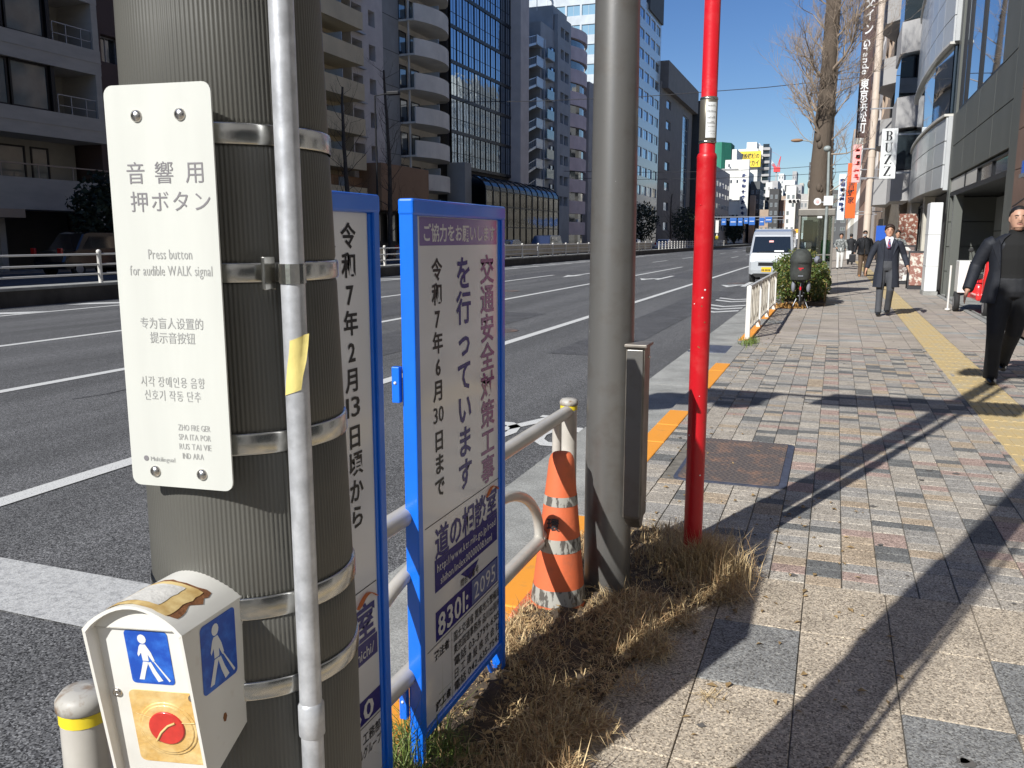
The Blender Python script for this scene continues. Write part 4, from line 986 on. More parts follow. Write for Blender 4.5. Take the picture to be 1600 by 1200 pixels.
b=MB(); b.box(X-.25,X-.1,102.0,102.15,6,25); b.build('stair_post',M['gl'],B)
b=MB(); b.box(X-3.5,X-3.4,92.8,102,0,24); b.build('stair_back_wall',M['shade'],B)
b=MB(); b.box(X-6,X-2,95,99,24.5,26.5); b.build('roof_tank_room',M['tan'],B)
for u in (104.5,108.5):
    b=MB(); b.lathe([(.05,29),(.05,32.5)],X-2,u,6); b.sphere((X-1.6,u,31.6),.55,8,6,(.3,1,1)); b.sphere((X-1.6,u+.8,31),.45,8,6,(.3,1,1)); b.build('antenna',M['cranew'],B)
# ---- pink curved
B=thing('pink_building','pale pink rounded office building with dark window bands by the steel pole','building',(X,118,0))
m=MB(); P=[(X-12,112.6),(X-12,125)]+[(X-1.8+1.9*math.sin(R(180*i/12)),125-12.4*i/12) for i in range(13)]
zz_=0
for i in range(9):
    m=MB(); m.prism(P[::-1],2.9*i+2.0,2.9*i+3.75); m.build('wall_band',M['pink'],B)
Pi=[(x-.35 if x>X-11 else x,y) for x,y in P]
m=MB(); m.prism(Pi[::-1],0,27.8); m.build('window_band',M['gd'],B)
m=MB(); m.prism(P[::-1],28.0-.0,29.3); m.build('wall_band',M['pink'],B)
# ---- pale glass tower behind
B=thing('glass_tower','tall pale glass tower rising behind the fire escape building','building',(-58,178,0))
b=MB(); b.box(-68,-45,178.3,190,0,72); b.build('body',M['tow'],B)
facade(B,lambda u,zq,d:(u,178-d,zq),-68,-45,0,72,[(-67.6+i*3.2,-64.8+i*3.2) for i in range(7)],fl(30,10,3.9,1.0,3.1),'tow',t=.25,nm=2,glass='wgl',fm='alu')
# ---- blue glass
B=thing('blue_office','tall office with pale blue glass panels between steel pole and red pole','building',(X,150,0))
b=MB(); b.box(X-6,X-.5,148,172.5,0,52); b.box(X-12,X-1,125.2,147.8,0,24); b.build('body',M['mid'],B)
facade(B,frm(X,1),148,172.5,0,52,[(148.6+i*4.8,152.4+i*4.8) for i in range(5)],fl(5,14,3.35,1.0,2.7),'gl',t=.2,nm=2,glass='gb',glf=lambda k:'gb' if k%5!=0 else 'gd')
b=MB(); b.box(X-.1,X+.35,160,172.6,42,50); b.build('louvre_block',M['shade'],B)
# ---- brown tower
B=thing('brown_tower','brown grey office tower with small square windows and tall glass strip','building',(X,190,0))
b=MB(); b.box(X-9,X-.5,173,211,0,33.5); b.box(X-8,X+1.2,175,214,30.8,36); b.build('body',M['dbrn'],B)
facade(B,frm(X,1),173,195,0,32,[(180,185)],fl(2,7,4.1,1.2,2.9),'dbrn',t=.3,nm=2,glass='gb')
facade(B,frm(X,1),195,213,0,32,[(200,208)],[(3,29)],'dbrn',t=.3,nm=3,glass='gb',nh=8,fw=.12)
B=thing('charcoal_tower','slim near-black tower beside the red pole label','building',(X,225,0))
b=MB(); b.box(X-20,X+1.5,214.5,222,0,34); b.build('body',M['dk'],B)
facade(B,frm(X,1),222.2,250,0,33,[(223+i*5,226.5+i*5) for i in range(5)],fl(2,9,3.3,.8,2.6),'mid',t=.3,nm=2,glass='gb')
b=MB(); b.box(X-20,X-.3,222.2,250,0,33); b.build('rear_body',M['mid'],B)
# ---- far end, left side
def block(x0,x1,y0,y1,z,mat,label,name='far_building',ew=True,wm='shade',fh=3.2,nx=4,ny=5,glass='gd',z0=3):
    B=thing(name,label,'building',(x1,y0,0)); b=MB(); b.box(x0,x1,y0,y1,0,z); b.build('body',M[mat],B)
    nf=int((z-z0-1)/fh)
    if ew and nx:
        Fe=lambda u,zq,d:(u,y0-d,zq); wv=(x1-x0)/nx
        for i in range(nf):
            for k in range(nx):
                if rb.random()<.92: window(B,Fe,x0+wv*(k+.25),x0+wv*(k+.75),z0+fh*i+.9,z0+fh*i+2.2,.03,2,.12,glass,'alu')
    if ny:
        wv=(y1-y0)/ny; Fs=frm(x1,1) if x1<-8 else frm(x0,-1)
        for i in range(nf):
            for k in range(ny): window(B,Fs,y0+wv*(k+.2),y0+wv*(k+.8),z0+fh*i+.8,z0+fh*i+2.4,.03,2,.12,glass,'alu')
    return B
block(-50,-33.5,256,290,22,'mid','low grey block right of the red pole, below the green netted tower',nx=0)
block(-49,-43,262,275,34,'wht','white tower behind the red pole beside green scaffold netting',nx=2,ny=0)
B=thing('netted_tower','tower wrapped in green construction netting above the grey block','building',(-41,330,0)); b=MB(); b.prism([(-46,330),(-41.5,330),(-38.6,334),(-38.6,345),(-46,345)],0,36.5); b.build('netting',M['green'],B)
B=thing('white_building','bright white building with small windows and vertical blue lettering','building',(-33,300,0))
b=MB(); b.box(-37.6,-29.6,300,330,0,24.5); b.box(-36.5,-31,301,330,24.5,27.5); b.box(-34.5,-33,302,320,27.5,31); b.build('body',M['wht'],B)
b=MB(); b.box(-31.1,-28.4,298.6,300.4,6.5,27.3); b.build('side_sign',M['wht'],B)
b=MB(); r_=random.Random(4)
for i in range(9):
    z=22.6-i*1.75
    for k in range(4): xx=-30.6+r_.uniform(0,.7); b.box(xx,xx+r_.uniform(.3,.8),298.5,298.58,z-r_.uniform(0,1.0),z-r_.uniform(0,1.0)+.18)
    b.box(-30.5,-29.2,298.52,298.58,z-.5,z-.32); b.box(-29.95,-29.75,298.52,298.58,z-1.1,z+.1)
b.build('sign_marks',M['navy'],B)
Fe=lambda u,zq,d:(u,300-d,zq)
for u,z in ((-36.9,19.8),(-35.2,19.8),(-34.5,19.8),(-32.5,19.8),(-36.9,23),(-35.4,25)): window(B,Fe,u,u+.6,z,z+1.1,.04,1,.1,'gd')
b=MB(); b.box(-37.4,-32,299.8,300,24.3,24.6); b.box(-37.5,-31.2,299.75,300,14,14.2); b.build('parapet_line',M['mid'],B)
block(-28.9,-25.8,312,330,21,'shade','charcoal block right of the white lettered building',ny=6,nx=2)
block(-28.4,-26.8,306,311,16,'tan','narrow tan building against the charcoal block',nx=0,ny=0)
block(-26.5,-22.5,345,372,19,'dk','dark flat-roofed block with a white sign square on top',nx=3,ny=4)
B=thing('roof_sign','small white square sign on top of the dark flat-roofed block','sign',(-25,344,19)); b=MB(); b.box(-26.3,-23.9,343.5,344.0,17,22.5); b.build('panel',M['wht'],B); b=MB(); b.box(-25.5,-24.7,343.4,343.48,19.6,20.8); b.build('sign_mark',M['mid'],B)
B=thing('billboard_building','tall pale building carrying the yellow billboard','building',(-38,420,0))
b=MB(); b.box(-45.2,-36.2,420,440,0,42.5); b.box(-36.2,-31.6,424,440,0,44); b.box(-42,-37.5,425,440,42.5,46); b.build('body',M['wht'],B)
for i in range(13):
    b=MB(); b.box(-34.6,-31.2,422.6,424,6+3*i,7.2+3*i); b.build('balcony',M['mid'],B)
    b=MB(); b.box(-34.4,-31.6,423.4,424.02,7.2+3*i,8.8+3*i); b.build('window_strip',M['gd'],B)
B=thing('billboard','yellow billboard with two lines of black Japanese lettering','billboard',(-40,419,38))
b=MB(); b.box(-44.9,-34.9,418.6,419.9,34.2,41.3); b.build('panel',M['ysign'],B)
b=MB(); b.text('建設機械の',(-44.2,418.55,38.2),(1,0,0),(0,0,1),2.5,bold=.022,maxw=8.8); b.text('サカイ',(-41.0,418.55,34.9),(1,0,0),(0,0,1),2.9,bold=.022,maxw=5.6); b.box(-44.0,-42.3,418.5,418.56,35.0,35.5); b.box(-43.9,-43.4,418.5,418.56,35,37.2); b.build('lettering',M['black'],B)
# tower crane
B=thing('tower_crane','distant red and white luffing tower crane beyond the yellow billboard','crane',(-46,700,0))
b=MB(); b.box(-46.9,-45.7,700,701.2,0,52); b.build('mast',M['mid'],B)
b=MB(); b.box(-48.3,-43.6,699,702,52,55.4); b.build('cab',M['craner'],B)
jp=[Vector((-47,700,55)),Vector((-60.5,700,73.5))]
for k in range(6):
    p=jp[0].lerp(jp[1],k/6); q=jp[0].lerp(jp[1],(k+1)/6); b=MB()
    for dz in (-.7,.7): b.tube([p+Vector((dz*.8,0,dz*.6)),q+Vector((dz*.8,0,dz*.6))],.22,4)
    b.tube([p+Vector((-.5,0,-.4)),q+Vector((.5,0,.4))],.18,4); b.tube([p+Vector((.5,0,.4)),q+Vector((-.5,0,-.4))],.18,4)
    b.build('jib_section',M['craner' if k%2==0 else 'cranew'],B)
b=MB(); b.tube([(-44.6,700,55),(-43.6,700,63.5)],.3,4); b.tube([(-46,700,55),(-43.6,700,63.5)],.25,4); b.tube([(-43.6,700,63.3),(-60,700,73)],.05,3); b.build('counter_mast',M['craner'],B)
# far end, centre and right
block(-34.6,-30,470,500,31,'mid','hazy grey block with white top below the tower crane',nx=2,ny=0,glass='gb')
B=block(-29,-23,500,530,33,'wht','white framed building with dark balconies below the crane',nx=0,ny=0)
for i in range(4): m=MB(); m.box(-28.2,-24.2,499.4,499.9,13.5+i*4.6,16.6+i*4.6); m.build('balcony',M['shade'],B)
block(-22.6,-17,440,470,27,'mid','plain grey block left of the big street tree',nx=3,ny=0)
block(-20,-17.6,620,640,52,'shade','slim dark tower far behind the street tree',nx=2,ny=0)
block(-24,-20.5,380,400,19,'tan','narrow tan block under the hazy grey towers',nx=2,ny=0)
block(-20.5,-16,360,385,17,'mid','grey shop block at the far end of the road',nx=3,ny=0)
far_=[(-24.5,-21.5,300,312,11,'tan','short tan shop building closing the road, left end'),(-21.4,-18.4,296,310,17.5,'dk','tall dark narrow building in the row closing the road'),(-18.3,-16.4,300,312,14,'brk','red brown narrow building in the row closing the road'),(-16.3,-13.2,298,315,18.5,'wht','white narrow building in the row closing the road'),(-13.1,-9.6,302,318,16,'mid','grey building in the row closing the road, near the big tree'),(-9.5,-5.5,296,318,20,'cream','cream building in the row closing the road, behind the tree trunk'),(-5.4,3,300,320,17,'shade','charcoal building in the row closing the road, behind the phone booth')]
far_+=[(-29.5,-27.2,380,395,17,'cream','cream sliver of a building between the charcoal blocks at the far end'),(-33,-30.2,520,540,38,'wht','tall slim white tower between the billboard building and the crane'),(-27.5,-25,560,580,42,'mid','tall slim grey tower just right of the distant crane mast'),(-22.4,-20.2,545,560,34,'cream','slim cream tower at the far end left of the big tree')]
for (a,c,y0,y1,h,mt,lb) in far_: block(a,c,y0,y1,h,mt,lb,nx=2 if c-a<3.5 else 3,ny=0,fh=2.6,glass='gc')
for k,(y,h,mt,nm_) in enumerate(((335,22,'mid','mid grey'),(375,17,'shade','charcoal'),(440,26,'tan','tan'),(520,20,'mid','pale grey'))):
    block(-60,-33,y,y+34,h,mt,'%s block number of the far left row, partly hidden behind nearer ones'%nm_ if 0 else '%s block closing the far left end of the avenue'%nm_,nx=0,ny=6)
# ================================================================== right side buildings
X2=2.62; FR=frm(X2,-1)
# B: brown stone, nearest
B=thing('stone_building','brown stone clad building at the right edge behind the man in black','building',(X2,8,0))
b=MB(); b.box(X2+.12,12,12,15.93,0,26); b.build('body',M['brk'],B)
n=0
for j in range(4):
    for i in range(14):
        m=MB(); m.bbox(X2-.02,X2+.12,12.05+j*.968,12.05+j*.968+.957,.05+i*.62,.05+i*.62+.61,.006); m.build('stone_panel',M['brk'],B)
b=MB(); b.box(X2-.30,X2-.03,12,13.7,2.33,2.50); b.build('canopy',M['sblue'],B)
b=MB(); b.box(X2-.32,X2-.025,12,13.73,2.27,2.325); b.build('canopy_trim',M['alu'],B)
b=MB(); b.tube([(X2-.05,15.6,1.95),(X2-.12,13.4,2.12),(X2-.1,11,2.4)],.012,6); b.build('cable',M['black'],B)
B=thing('grey_office','plain grey office building nearest the camera on the pavement side','building',(X2,0,0))
b=MB(); b.box(X2+.3,12,-12,11.95,0,24); b.build('body',M['mid'],B)
facade(B,frm(X2,-1),-12,11.95,0,24,[(-11+4*i,-8.5+4*i) for i in range(6)],[(.2,2.6)]+fl(3.6,6,3.2,.8,2.3),'mid',t=.3,nm=2,glass='gd')
# dark panel building
B=thing('charcoal_building','charcoal panelled building with blue reflecting windows and dark entrance','building',(X2,20,0))
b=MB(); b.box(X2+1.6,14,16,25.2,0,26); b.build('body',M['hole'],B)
Y0,Y1=15.98,25.2
b=MB(); ub(b,FR,Y0,16.75,0,26,-1.6,0); ub(b,FR,24.75,Y1,0,26,-1.6,0); b.build('corner_pier',M['cg'],B)
# wall panels between openings
def wallp(u0,u1,z0,z1,d=-.0): m=MB(); ub(m,FR,u0+.012,u1-.012,z0+.012,z1-.012,-.12,d); m.build('wall_panel',M['cg'],B)
us2=[16.75,18.75,20.75,22.75,24.75]
for a,c in zip(us2,us2[1:]): wallp(a,c,2.95,3.75); wallp(a,c,3.75,4.55); wallp(a,c,7.6,8.6); wallp(a,c,8.6,10.5); wallp(a,c,13.4,17); wallp(a,c,17,22); wallp(a,c,22,26)
wallp(16.75,18.2,4.55,7.6)
b=MB(); ub(b,FR,16.75,24.75,2.9,26,-1.0,-.14); b.build('backing_wall',M['cg'],B)
for a,c in ((18.2,21.4),(21.4,23.6),(23.6,24.5)): window(B,FR,a,c,4.55,7.6,-.06,1,.07,'gsky','frame')
for a,c in ((18.2,21.4),(21.4,24.5)): window(B,FR,a,c,10.5,13.4,-.06,1,.07,'gsky','frame')
# transom: bright stone band then dark glass; below open dark entrance
b=MB(); ub(b,FR,20.4,24.74,2.62,2.92,-.2,-.04); b.build('bright_band',M['acm'],B)
b=MB(); ub(b,FR,22.1,22.2,2.6,2.94,-.2,-.02); b.build('band_divider',M['frame'],B)
window(B,FR,16.8,20.4,2.55,2.92,-.06,2,.04,'gd','frame')
b=MB(); ub(b,FR,16.75,24.75,2.50,2.6,-1.2,-.02); b.build('lintel',M['frame'],B)
b=MB(); ub(b,FR,23.55,23.75,0,2.5,-.2,-.0); b.build('entrance_post',M['cg'],B)
b=MB(); b.box(X2+1.45,X2+1.6,16.6,24.8,0,2.5); b.build('entrance_rear_wall',M['cg'],B)
for i in range(4):
    m=MB(); m.box(X2+.02,X2+1.5,24.55,24.74,.02+i*.62,.62+i*.62); m.build('side_panel',M['cg'],B)
for i in range(3):
    m=MB(); ub(m,FR,20.75,23.5,.04+i*.8,.82+i*.8,-1.3,-.9); m.build('inner_panel',M['cg'],B)
b=MB(); b.box(X2,X2+1.6,16,25.2,-.1,.04); b.build('threshold',M['concrete'],B)
# grey panel building with bowed bays
B=thing('panel_building','light grey panelled building with rounded bays and blue glass','building',(X2,31,0))
b=MB(); b.box(X2+.5,14,25.25,36.2,0,28); b.build('body',M['cg'],B)
Z=[3.0,3.6,4.25,4.9]; 
def bow(u): t=(u-25.3)/10.9; return .12+.22*math.sin(math.pi*t)**.6
def bay(z0,z1,mat,nm,nu=8,off=0,gap=.012):
    for i in range(nu):
        a=25.35+10.8*i/nu; c=25.35+10.8*(i+1)/nu
        m=MB(); P=[(X2-bow(a+gap)-off,a+gap),(X2-bow(c-gap)-off,c-gap),(X2+.5,c-gap),(X2+.5,a+gap)]
        m.prism(P,z0+gap,z1-gap); m.build(nm,M[mat],B)
for z0,z1 in ((2.75,3.35),(3.35,3.95),(3.95,4.55),(6.4,7.05),(7.05,7.75),(7.75,8.5),(8.5,9.2),(11.5,12.3),(12.3,13.1),(15.4,17),(17,19)): bay(z0,z1,'gt','porcelain_panel')
for z0,z1 in ((4.62,6.33),(9.27,11.43),(13.2,15.3)): bay(z0,z1,'gsky','pane',4,-.05,.03)
for z in (4.57,6.35,9.22,11.45):
    m=MB(); P=[(X2-bow(25.35+10.8*i/12)-.06,25.35+10.8*i/12) for i in range(13)]+[(X2+.4,36.1),(X2+.4,25.35)]; m.prism(P[::-1],z-.0,z+.06); m.build('trim_rail',M['acm'],B)
for za,zb in ((2.7,4.55),(6.4,9.2)): b=MB(); b.box(X2-.1,X2+.6,25.22,25.5,za,zb); b.build('side_strip',M['gt'],B)
b=MB(); b.box(X2+.2,X2+.6,26,36,0,2.7); b.build('shop_recess',M['dk'],B)
for ua,ub_ in ((35.3,36.2),(30.2,30.7)): b=MB(); b.box(X2-.09,X2+.5,ua,ub_,0,2.75); b.build('column',M['cream'],B)
window(B,FR,31,35,.3,2.6,-.15,3,.07,'gd','frame')
# cream tiled narrow building
B=thing('tiled_building','narrow cream tiled building with stepped bay windows behind the black lettered sign','building',(X2,39,0))
b=MB(); b.box(X2+.2,14,36.3,41.8,0,26); b.build('body',M['cream'],B)
for i in range(8):
    z=2.9+i*2.75
    m=MB(); m.prism([(X2-.05,36.6),(X2-.75,37.2),(X2-.75,40.2),(X2-.05,41.2)][::-1],z,z+1.15); m.build('bay_panel',M['mid'],B)
    m=MB(); m.prism([(X2-.02,36.7),(X2-.70,37.25),(X2-.70,40.1),(X2-.02,41.1)][::-1],z+1.2,z+2.6); m.build('bay_glass',M['gsky' if i%2 else 'gd'],B)
    m=MB(); m.box(X2-.3,X2+.2,41.2,41.8,z+.2,z+1.6); m.build('ochre_panel',M['oldglue'],B)
m=MB()
for k in range(60): m.box(X2+.14,X2+.2,36.28,36.6,2.9+k*.36,3.22+k*.36)
m.build('tile_strip',M['cream'],B)
# rough brown building with round column
B=thing('rough_building','rough brown building with angular balconies and tall round beige column','building',(X2,50,0))
b=MB(); b.box(X2-.1,14,42,57.5,0,34); b.build('body',M['rough'],B)
for i in range(10):
    z=3.2+i*3.0
    m=MB(); m.prism([(X2-.1,48.4),(X2-.95,49.6),(X2-.95,52),(X2-.1,54.5)][::-1],z,z+1.3); m.build('angular_balcony',M['mid'],B)
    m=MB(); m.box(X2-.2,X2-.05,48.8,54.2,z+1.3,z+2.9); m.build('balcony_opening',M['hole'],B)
    m=MB(); m.box(X2-.16,X2-.08,43.2,44.4,z+.6,z+2.2); m.box(X2-.16,X2-.08,45.6,46.8,z+.6,z+2.2); m.build('window_strip',M['gd'],B)
b=MB(); b.lathe([(.21,0),(.21,34)],X2-.95,56.2,20); b.build('round_column',M['colb'],B)
for z in (2.9,6.2,9.5,12.8): b=MB(); b.lathe([(.225,z),(.225,z+.12)],X2-.95,56.2,20); b.build('column_ring',M['colb'],B)
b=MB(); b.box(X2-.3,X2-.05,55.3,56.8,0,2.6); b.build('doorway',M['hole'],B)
rows_=[(57.7,72,'tan',30,'tan tall block with small windows beyond the round column'),(72.2,95,'lilac',36,'pale tall block beyond the brown hotel sign'),(95.2,128,'brk',30,'red brown block, far on the right side of the avenue'),(128.2,160,'wht',28,'white block, far on the right side of the avenue'),(160.2,200,'cream',33,'cream block, far on the right side of the avenue'),(200.2,250,'wht',26,'white end block of the right side of the avenue'),(250.2,300,'tan',30,'tan end block of the right side of the avenue')]
for y0,y1,mt,h,lab in rows_:
    B=thing('avenue_building',lab,'building',(X2,y0,0)); xo=X2-.0-(.0 if y0<120 else .0)
    b=MB(); b.box(xo+.3,18,y0,y1,0,h); b.build('body',M[mt],B)
    n=int((y1-y0)/4); w=(y1-y0)/n
    facade(B,frm(xo,-1),y0,y1,0,h,[(y0+w*i+.5,y0+w*(i+1)-.5) for i in range(n)],fl(3.2,int((h-5)/3.1),3.1,.8,2.3),mt,t=.3,nm=2,glass='gd')
# ---- projecting signs
def vsign(name,lab,x0,x1,y,z0,z1,mat,writer,dep=.25,arms=True,wallx=None):
    t=thing(name,lab,'sign',(x0,y,z0)); b=MB(); b.bbox(x0,x1,y-dep/2,y+dep/2,z0,z1,.02); b.build('panel',M[mat],t)
    b=MB(); 
    for z in (z0+.12*(z1-z0),z1-.12*(z1-z0)): b.box(x1,wallx or X2,y-.04,y+.04,z-.03,z+.03)
    b.build('bracket',M['alu'],t)
    writer(t,y-dep/2-.006); return t
def wr_buzz(t,y):
    h=.35; w=.27; x=1.50
    for i,ch in enumerate('BUZZ'):
        z=5.43-i*.43; b=MB()
        def r_(a,c,e,f_): b.box(x+w*a,x+w*c,y-.003,y+.005,z-h+h*e,z-h+h*f_)
        def pz(P): b.prism(P,y-.003,y+.005,lambda q:(x+w*q[0],q[2],z-h+h*q[1]))
        if ch=='B':
            r_(.14,.36,0,1); r_(0,.5,0,.035); r_(0,.5,.965,1); r_(.36,.6,.49,.53)
            for c0,rr_ in ((.745,.25),(.26,.26)):
                P=[(.5+ .38*math.cos(a)*1.0,c0+rr_*math.sin(a)) for a in [R(-90+15*k) for k in range(13)]]; Q=[(.48+.17*math.cos(a),c0+(rr_-.04)*math.sin(a)) for a in [R(90-15*k) for k in range(13)]]; pz(P+Q)
        if ch=='U':
            r_(.10,.32,.3,1); r_(0,.44,.965,1); r_(.80,.86,.3,1); r_(.66,1,.965,1)
            P=[(.48-.38*math.cos(R(15*k)),.3-.3*math.sin(R(15*k))) for k in range(13)]+[(.48+.31*math.cos(R(15*k))*1.0 if k<7 else .48+.16*math.cos(R(15*k)),.3-.25*math.sin(R(15*k))) for k in range(13)]; pz(P)
        if ch=='Z':
            r_(.05,.95,.965,1); r_(.03,.97,0,.035); pz([(.66,.965),(.95,.965),(.33,.035),(.03,.035)]); pz([(.05,.8),(.09,.8),(.2,.965),(.05,.965)]); pz([(.97,.2),(.93,.2),(.78,.035),(.97,.035)])
        b.build('lettering',M['black'],t)
vsign('projecting_sign','silver upright projecting sign with black capital letters B U Z Z',1.37,1.93,36,3.68,5.52,'bsign',wr_buzz,.22)
def wr_hotel(t,y):
    b=MB(); b.text('三交イン',(.66,y,13.9),(1,0,0),(0,0,1),.62,bold=.022,vertical=True,w=.72,track=.02)
    b.text('Grande',(.64,y,11.2),(1,0,0),(0,0,1),.52,bold=.022,vertical=True,w=.8,rot_latin=True)
    b.text('東京浜松町',(.66,y,9.35),(1,0,0),(0,0,1),.56,bold=.022,vertical=True,w=.72,track=-.06); b.build('lettering',M['chips'],t)
vsign('hotel_sign','very tall dark brown vertical sign with white lettering, above the pavement',.60,1.16,48,6.5,18,'bronze',wr_hotel,.35)
def marks(t,y,x0,x1,z0,z1,mat,n,seed):
    r_=random.Random(seed); b=MB(); h=(z1-z0)/n
    for i in range(n):
        for k in range(4):
            a=r_.uniform(x0,x1-.1); b.box(a,min(x1,a+r_.uniform(.1,.3)),y-.01,y+.005,z0+h*i+r_.uniform(0,h*.7),z0+h*i+r_.uniform(0,h*.7)+.07)
        b.box(x0+.05,x1-.05,y-.01,y+.005,z0+h*i+h*.35,z0+h*i+h*.43)
    b.build('sign_marks',M[mat],t)
vsign('pink_sign','faded pink and white vertical sign between hotel sign and orange sign',.62,1.08,56,4.75,6.95,'pksign',lambda t,y:marks(t,y,.68,1.02,4.9,6.8,'redbtn',5,2),.2)
def wr_or(t,y):
    b=MB(); b.text('吉野家',(.50,y,5.05),(1,0,0),(0,0,1),.46,bold=.022,vertical=True,w=.9,track=.02); b.build('lettering',M['black'],t)
vsign('orange_sign','bright orange vertical sign with three black Japanese characters','.' and .42,1.02,60,2.75,6.2,'orsign',wr_or,.25)
vsign('pale_sign','narrow pale blue and white vertical sign left of the orange one',-.08,.42,68,2.8,6.1,'ltsign',lambda t,y:marks(t,y,0,.36,3.4,5.9,'navy',7,5),.2)
# free-standing white column sign by the shop
t=thing('white_sign_pillar','plain white upright sign box standing at the grey shop entrance','sign pillar',(2.36,24.9,0))
b=MB(); b.bbox(2.20,2.50,24.55,25.35,.10,2.36,.02); b.build('case',M['label'],t)
b=MB(); b.box(2.18,2.52,24.5,25.4,0,.1); b.build('plinth',M['concrete'],t)
for z in (.75,1.55): b=MB(); b.box(2.195,2.505,24.545,25.355,z,z+.012); b.build('panel_joint',M['mid'],t)
# A-frame boards
M['abk']=pm('chalk sign board',(.55,.54,.50),.5,vcol=(.10,.06,.05),vs=6,vthr=(.45,.55),var=.02)
M['abr']=pm('brown sign board',(.22,.08,.05),.5,vcol=(.55,.50,.42),vs=9,vthr=(.5,.6),var=.02)
def aframe(x,y,mat,lab,h=1.1,w=.55):
    t=thing('sandwich_board',lab,'sandwich board',(x,y,0))
    for s_ in (-1,1):
        b=MB(); b.prism([(s_*.02,h),(s_*.05,h),(s_*.30,.0),(s_*.27,.0)] if s_>0 else [(s_*.05,h),(s_*.02,h),(s_*.27,0),(s_*.30,0)],x-w/2,x+w/2,lambda q:(q[2],y+q[0],q[1])); b.build('frame',M['frame'],t)
    b=MB(); b.add([(x-w/2+.04,y-.30,.12),(x+w/2-.04,y-.30,.12),(x+w/2-.04,y-.075,h-.06),(x-w/2+.04,y-.075,h-.06)],[(0,1,2,3)]); b.build('board',M[mat],t)
aframe(2.15,30.5,'abk','white menu sandwich board on the pavement beside the white sign pillar',1.25,.5); aframe(2.25,27.6,'abr','brown menu sandwich board nearest the white sign pillar',1.1,.5)
t=thing('shop_banner','colourful cloth banner hanging at the shop front behind the sandwich boards','banner',(2.3,33,0)); b=MB(); b.bbox(2.0,2.6,32.9,33.0,1.15,2.3,.01); b.build('cloth',M['abr'],t)
t=thing('blue_banner','small blue banner beside the backpacker on the far pavement','banner',(1.75,44,0)); b=MB(); b.box(1.72,2.2,44,44.05,1.0,2.05); b.build('cloth',M['stkblue'],t); b=MB(); b.lathe([(.015,0),(.015,2.1)],2.2,44.02,6); b.build('pole',M['alu'],t)

# rows continuing behind the camera
for i,(y0,y1,h,mt,lab) in enumerate(((-40,-12.2,24,'cg','charcoal block behind the camera on the near side'),(-75,-40.2,28,'cream','cream block behind the camera on the near side'),(-120,-75.2,30,'rough','rough brown block furthest behind the camera on the near side'))):
    B=thing('avenue_building',lab,'building',(X2,y0,0)); b=MB(); b.box(X2+.3,18,y0,y1,0,h); b.build('body',M[mt],B)
    n=int((y1-y0)/6); w=(y1-y0)/n; facade(B,frm(X2,-1),y0,y1,0,h,[(y0+w*i+1,y0+w*(i+1)-1) for i in range(n)],fl(3.2,int((h-5)/4),4,.8,2.8),mt,t=.3,nm=2,glass='gd')
for i,(y0,y1,h,mt,lab) in enumerate(((-30,11.8,24,'beige','cream block across the road behind the camera'),(-75,-30.2,28,'mid','grey block across the road behind the camera'),(-130,-75.2,26,'curv','off white block across the road furthest behind the camera'))):
    B=thing('avenue_building',lab,'building',(X,y0,0)); b=MB(); b.box(X-14,X-.3,y0,y1,0,h); b.build('body',M[mt],B)
    n=int((y1-y0)/6); w=(y1-y0)/n; facade(B,frm(X,1),y0,y1,0,h,[(y0+w*i+1,y0+w*(i+1)-1) for i in range(n)],fl(3.2,int((h-5)/4),4,.8,2.8),mt,t=.3,nm=2,glass='gd')
# ================================================================== STREET THINGS FURTHER OFF
# ornamental fence by the van
M['fcream']=pm('aged cream fence paint',(.46,.42,.35),.5,var=.12,vs=12)
of=thing('ornamental_fence','cream ornamental barred fence at the kerb in front of the silver van','fence',(-1.14,12.9,0))
def opost(y):
    b=MB(); b.bbox(-1.175,-1.105,y-.03,y+.03,-.02,.77,.008); b.build('post',M['fwhite'],of)
ys_=[12.85,14.6,17.4,18.4]
for y in (12.85,14.75,16.65,18.55): opost(y)
b=MB(); b.tube([(-1.14,12.85,.755),(-1.14,18.6,.755)],.03,8); b.build('top_rail',M['fwhite'],of)
b=MB(); b.tube([(-1.14,12.9,.12),(-1.14,18.55,.12)],.02,8); b.build('lower_rail',M['fwhite'],of)
for s0 in (12.85,14.75,16.65):
    for k in range(3):
        yc=s0+.38+k*.58; b=MB()
        b.tube([(-1.14,yc-.17,.13),(-1.14,yc-.19,.3),(-1.14,yc-.12,.5),(-1.14,yc-.19,.74)],.014,6); b.build('curved_bar',M['fcream'],of)
        b=MB(); b.tube([(-1.14,yc+.17,.13),(-1.14,yc+.19,.3),(-1.14,yc+.12,.5),(-1.14,yc+.19,.74)],.014,6); b.build('curved_bar',M['fcream'],of)
        b=MB(); b.tube([(-1.14,yc-.1,.62),(-1.14,yc-.12,.3),(-1.14,yc,.2),(-1.14,yc+.12,.3),(-1.14,yc+.1,.62)],.012,6); b.build('curved_bar',M['fcream'],of)
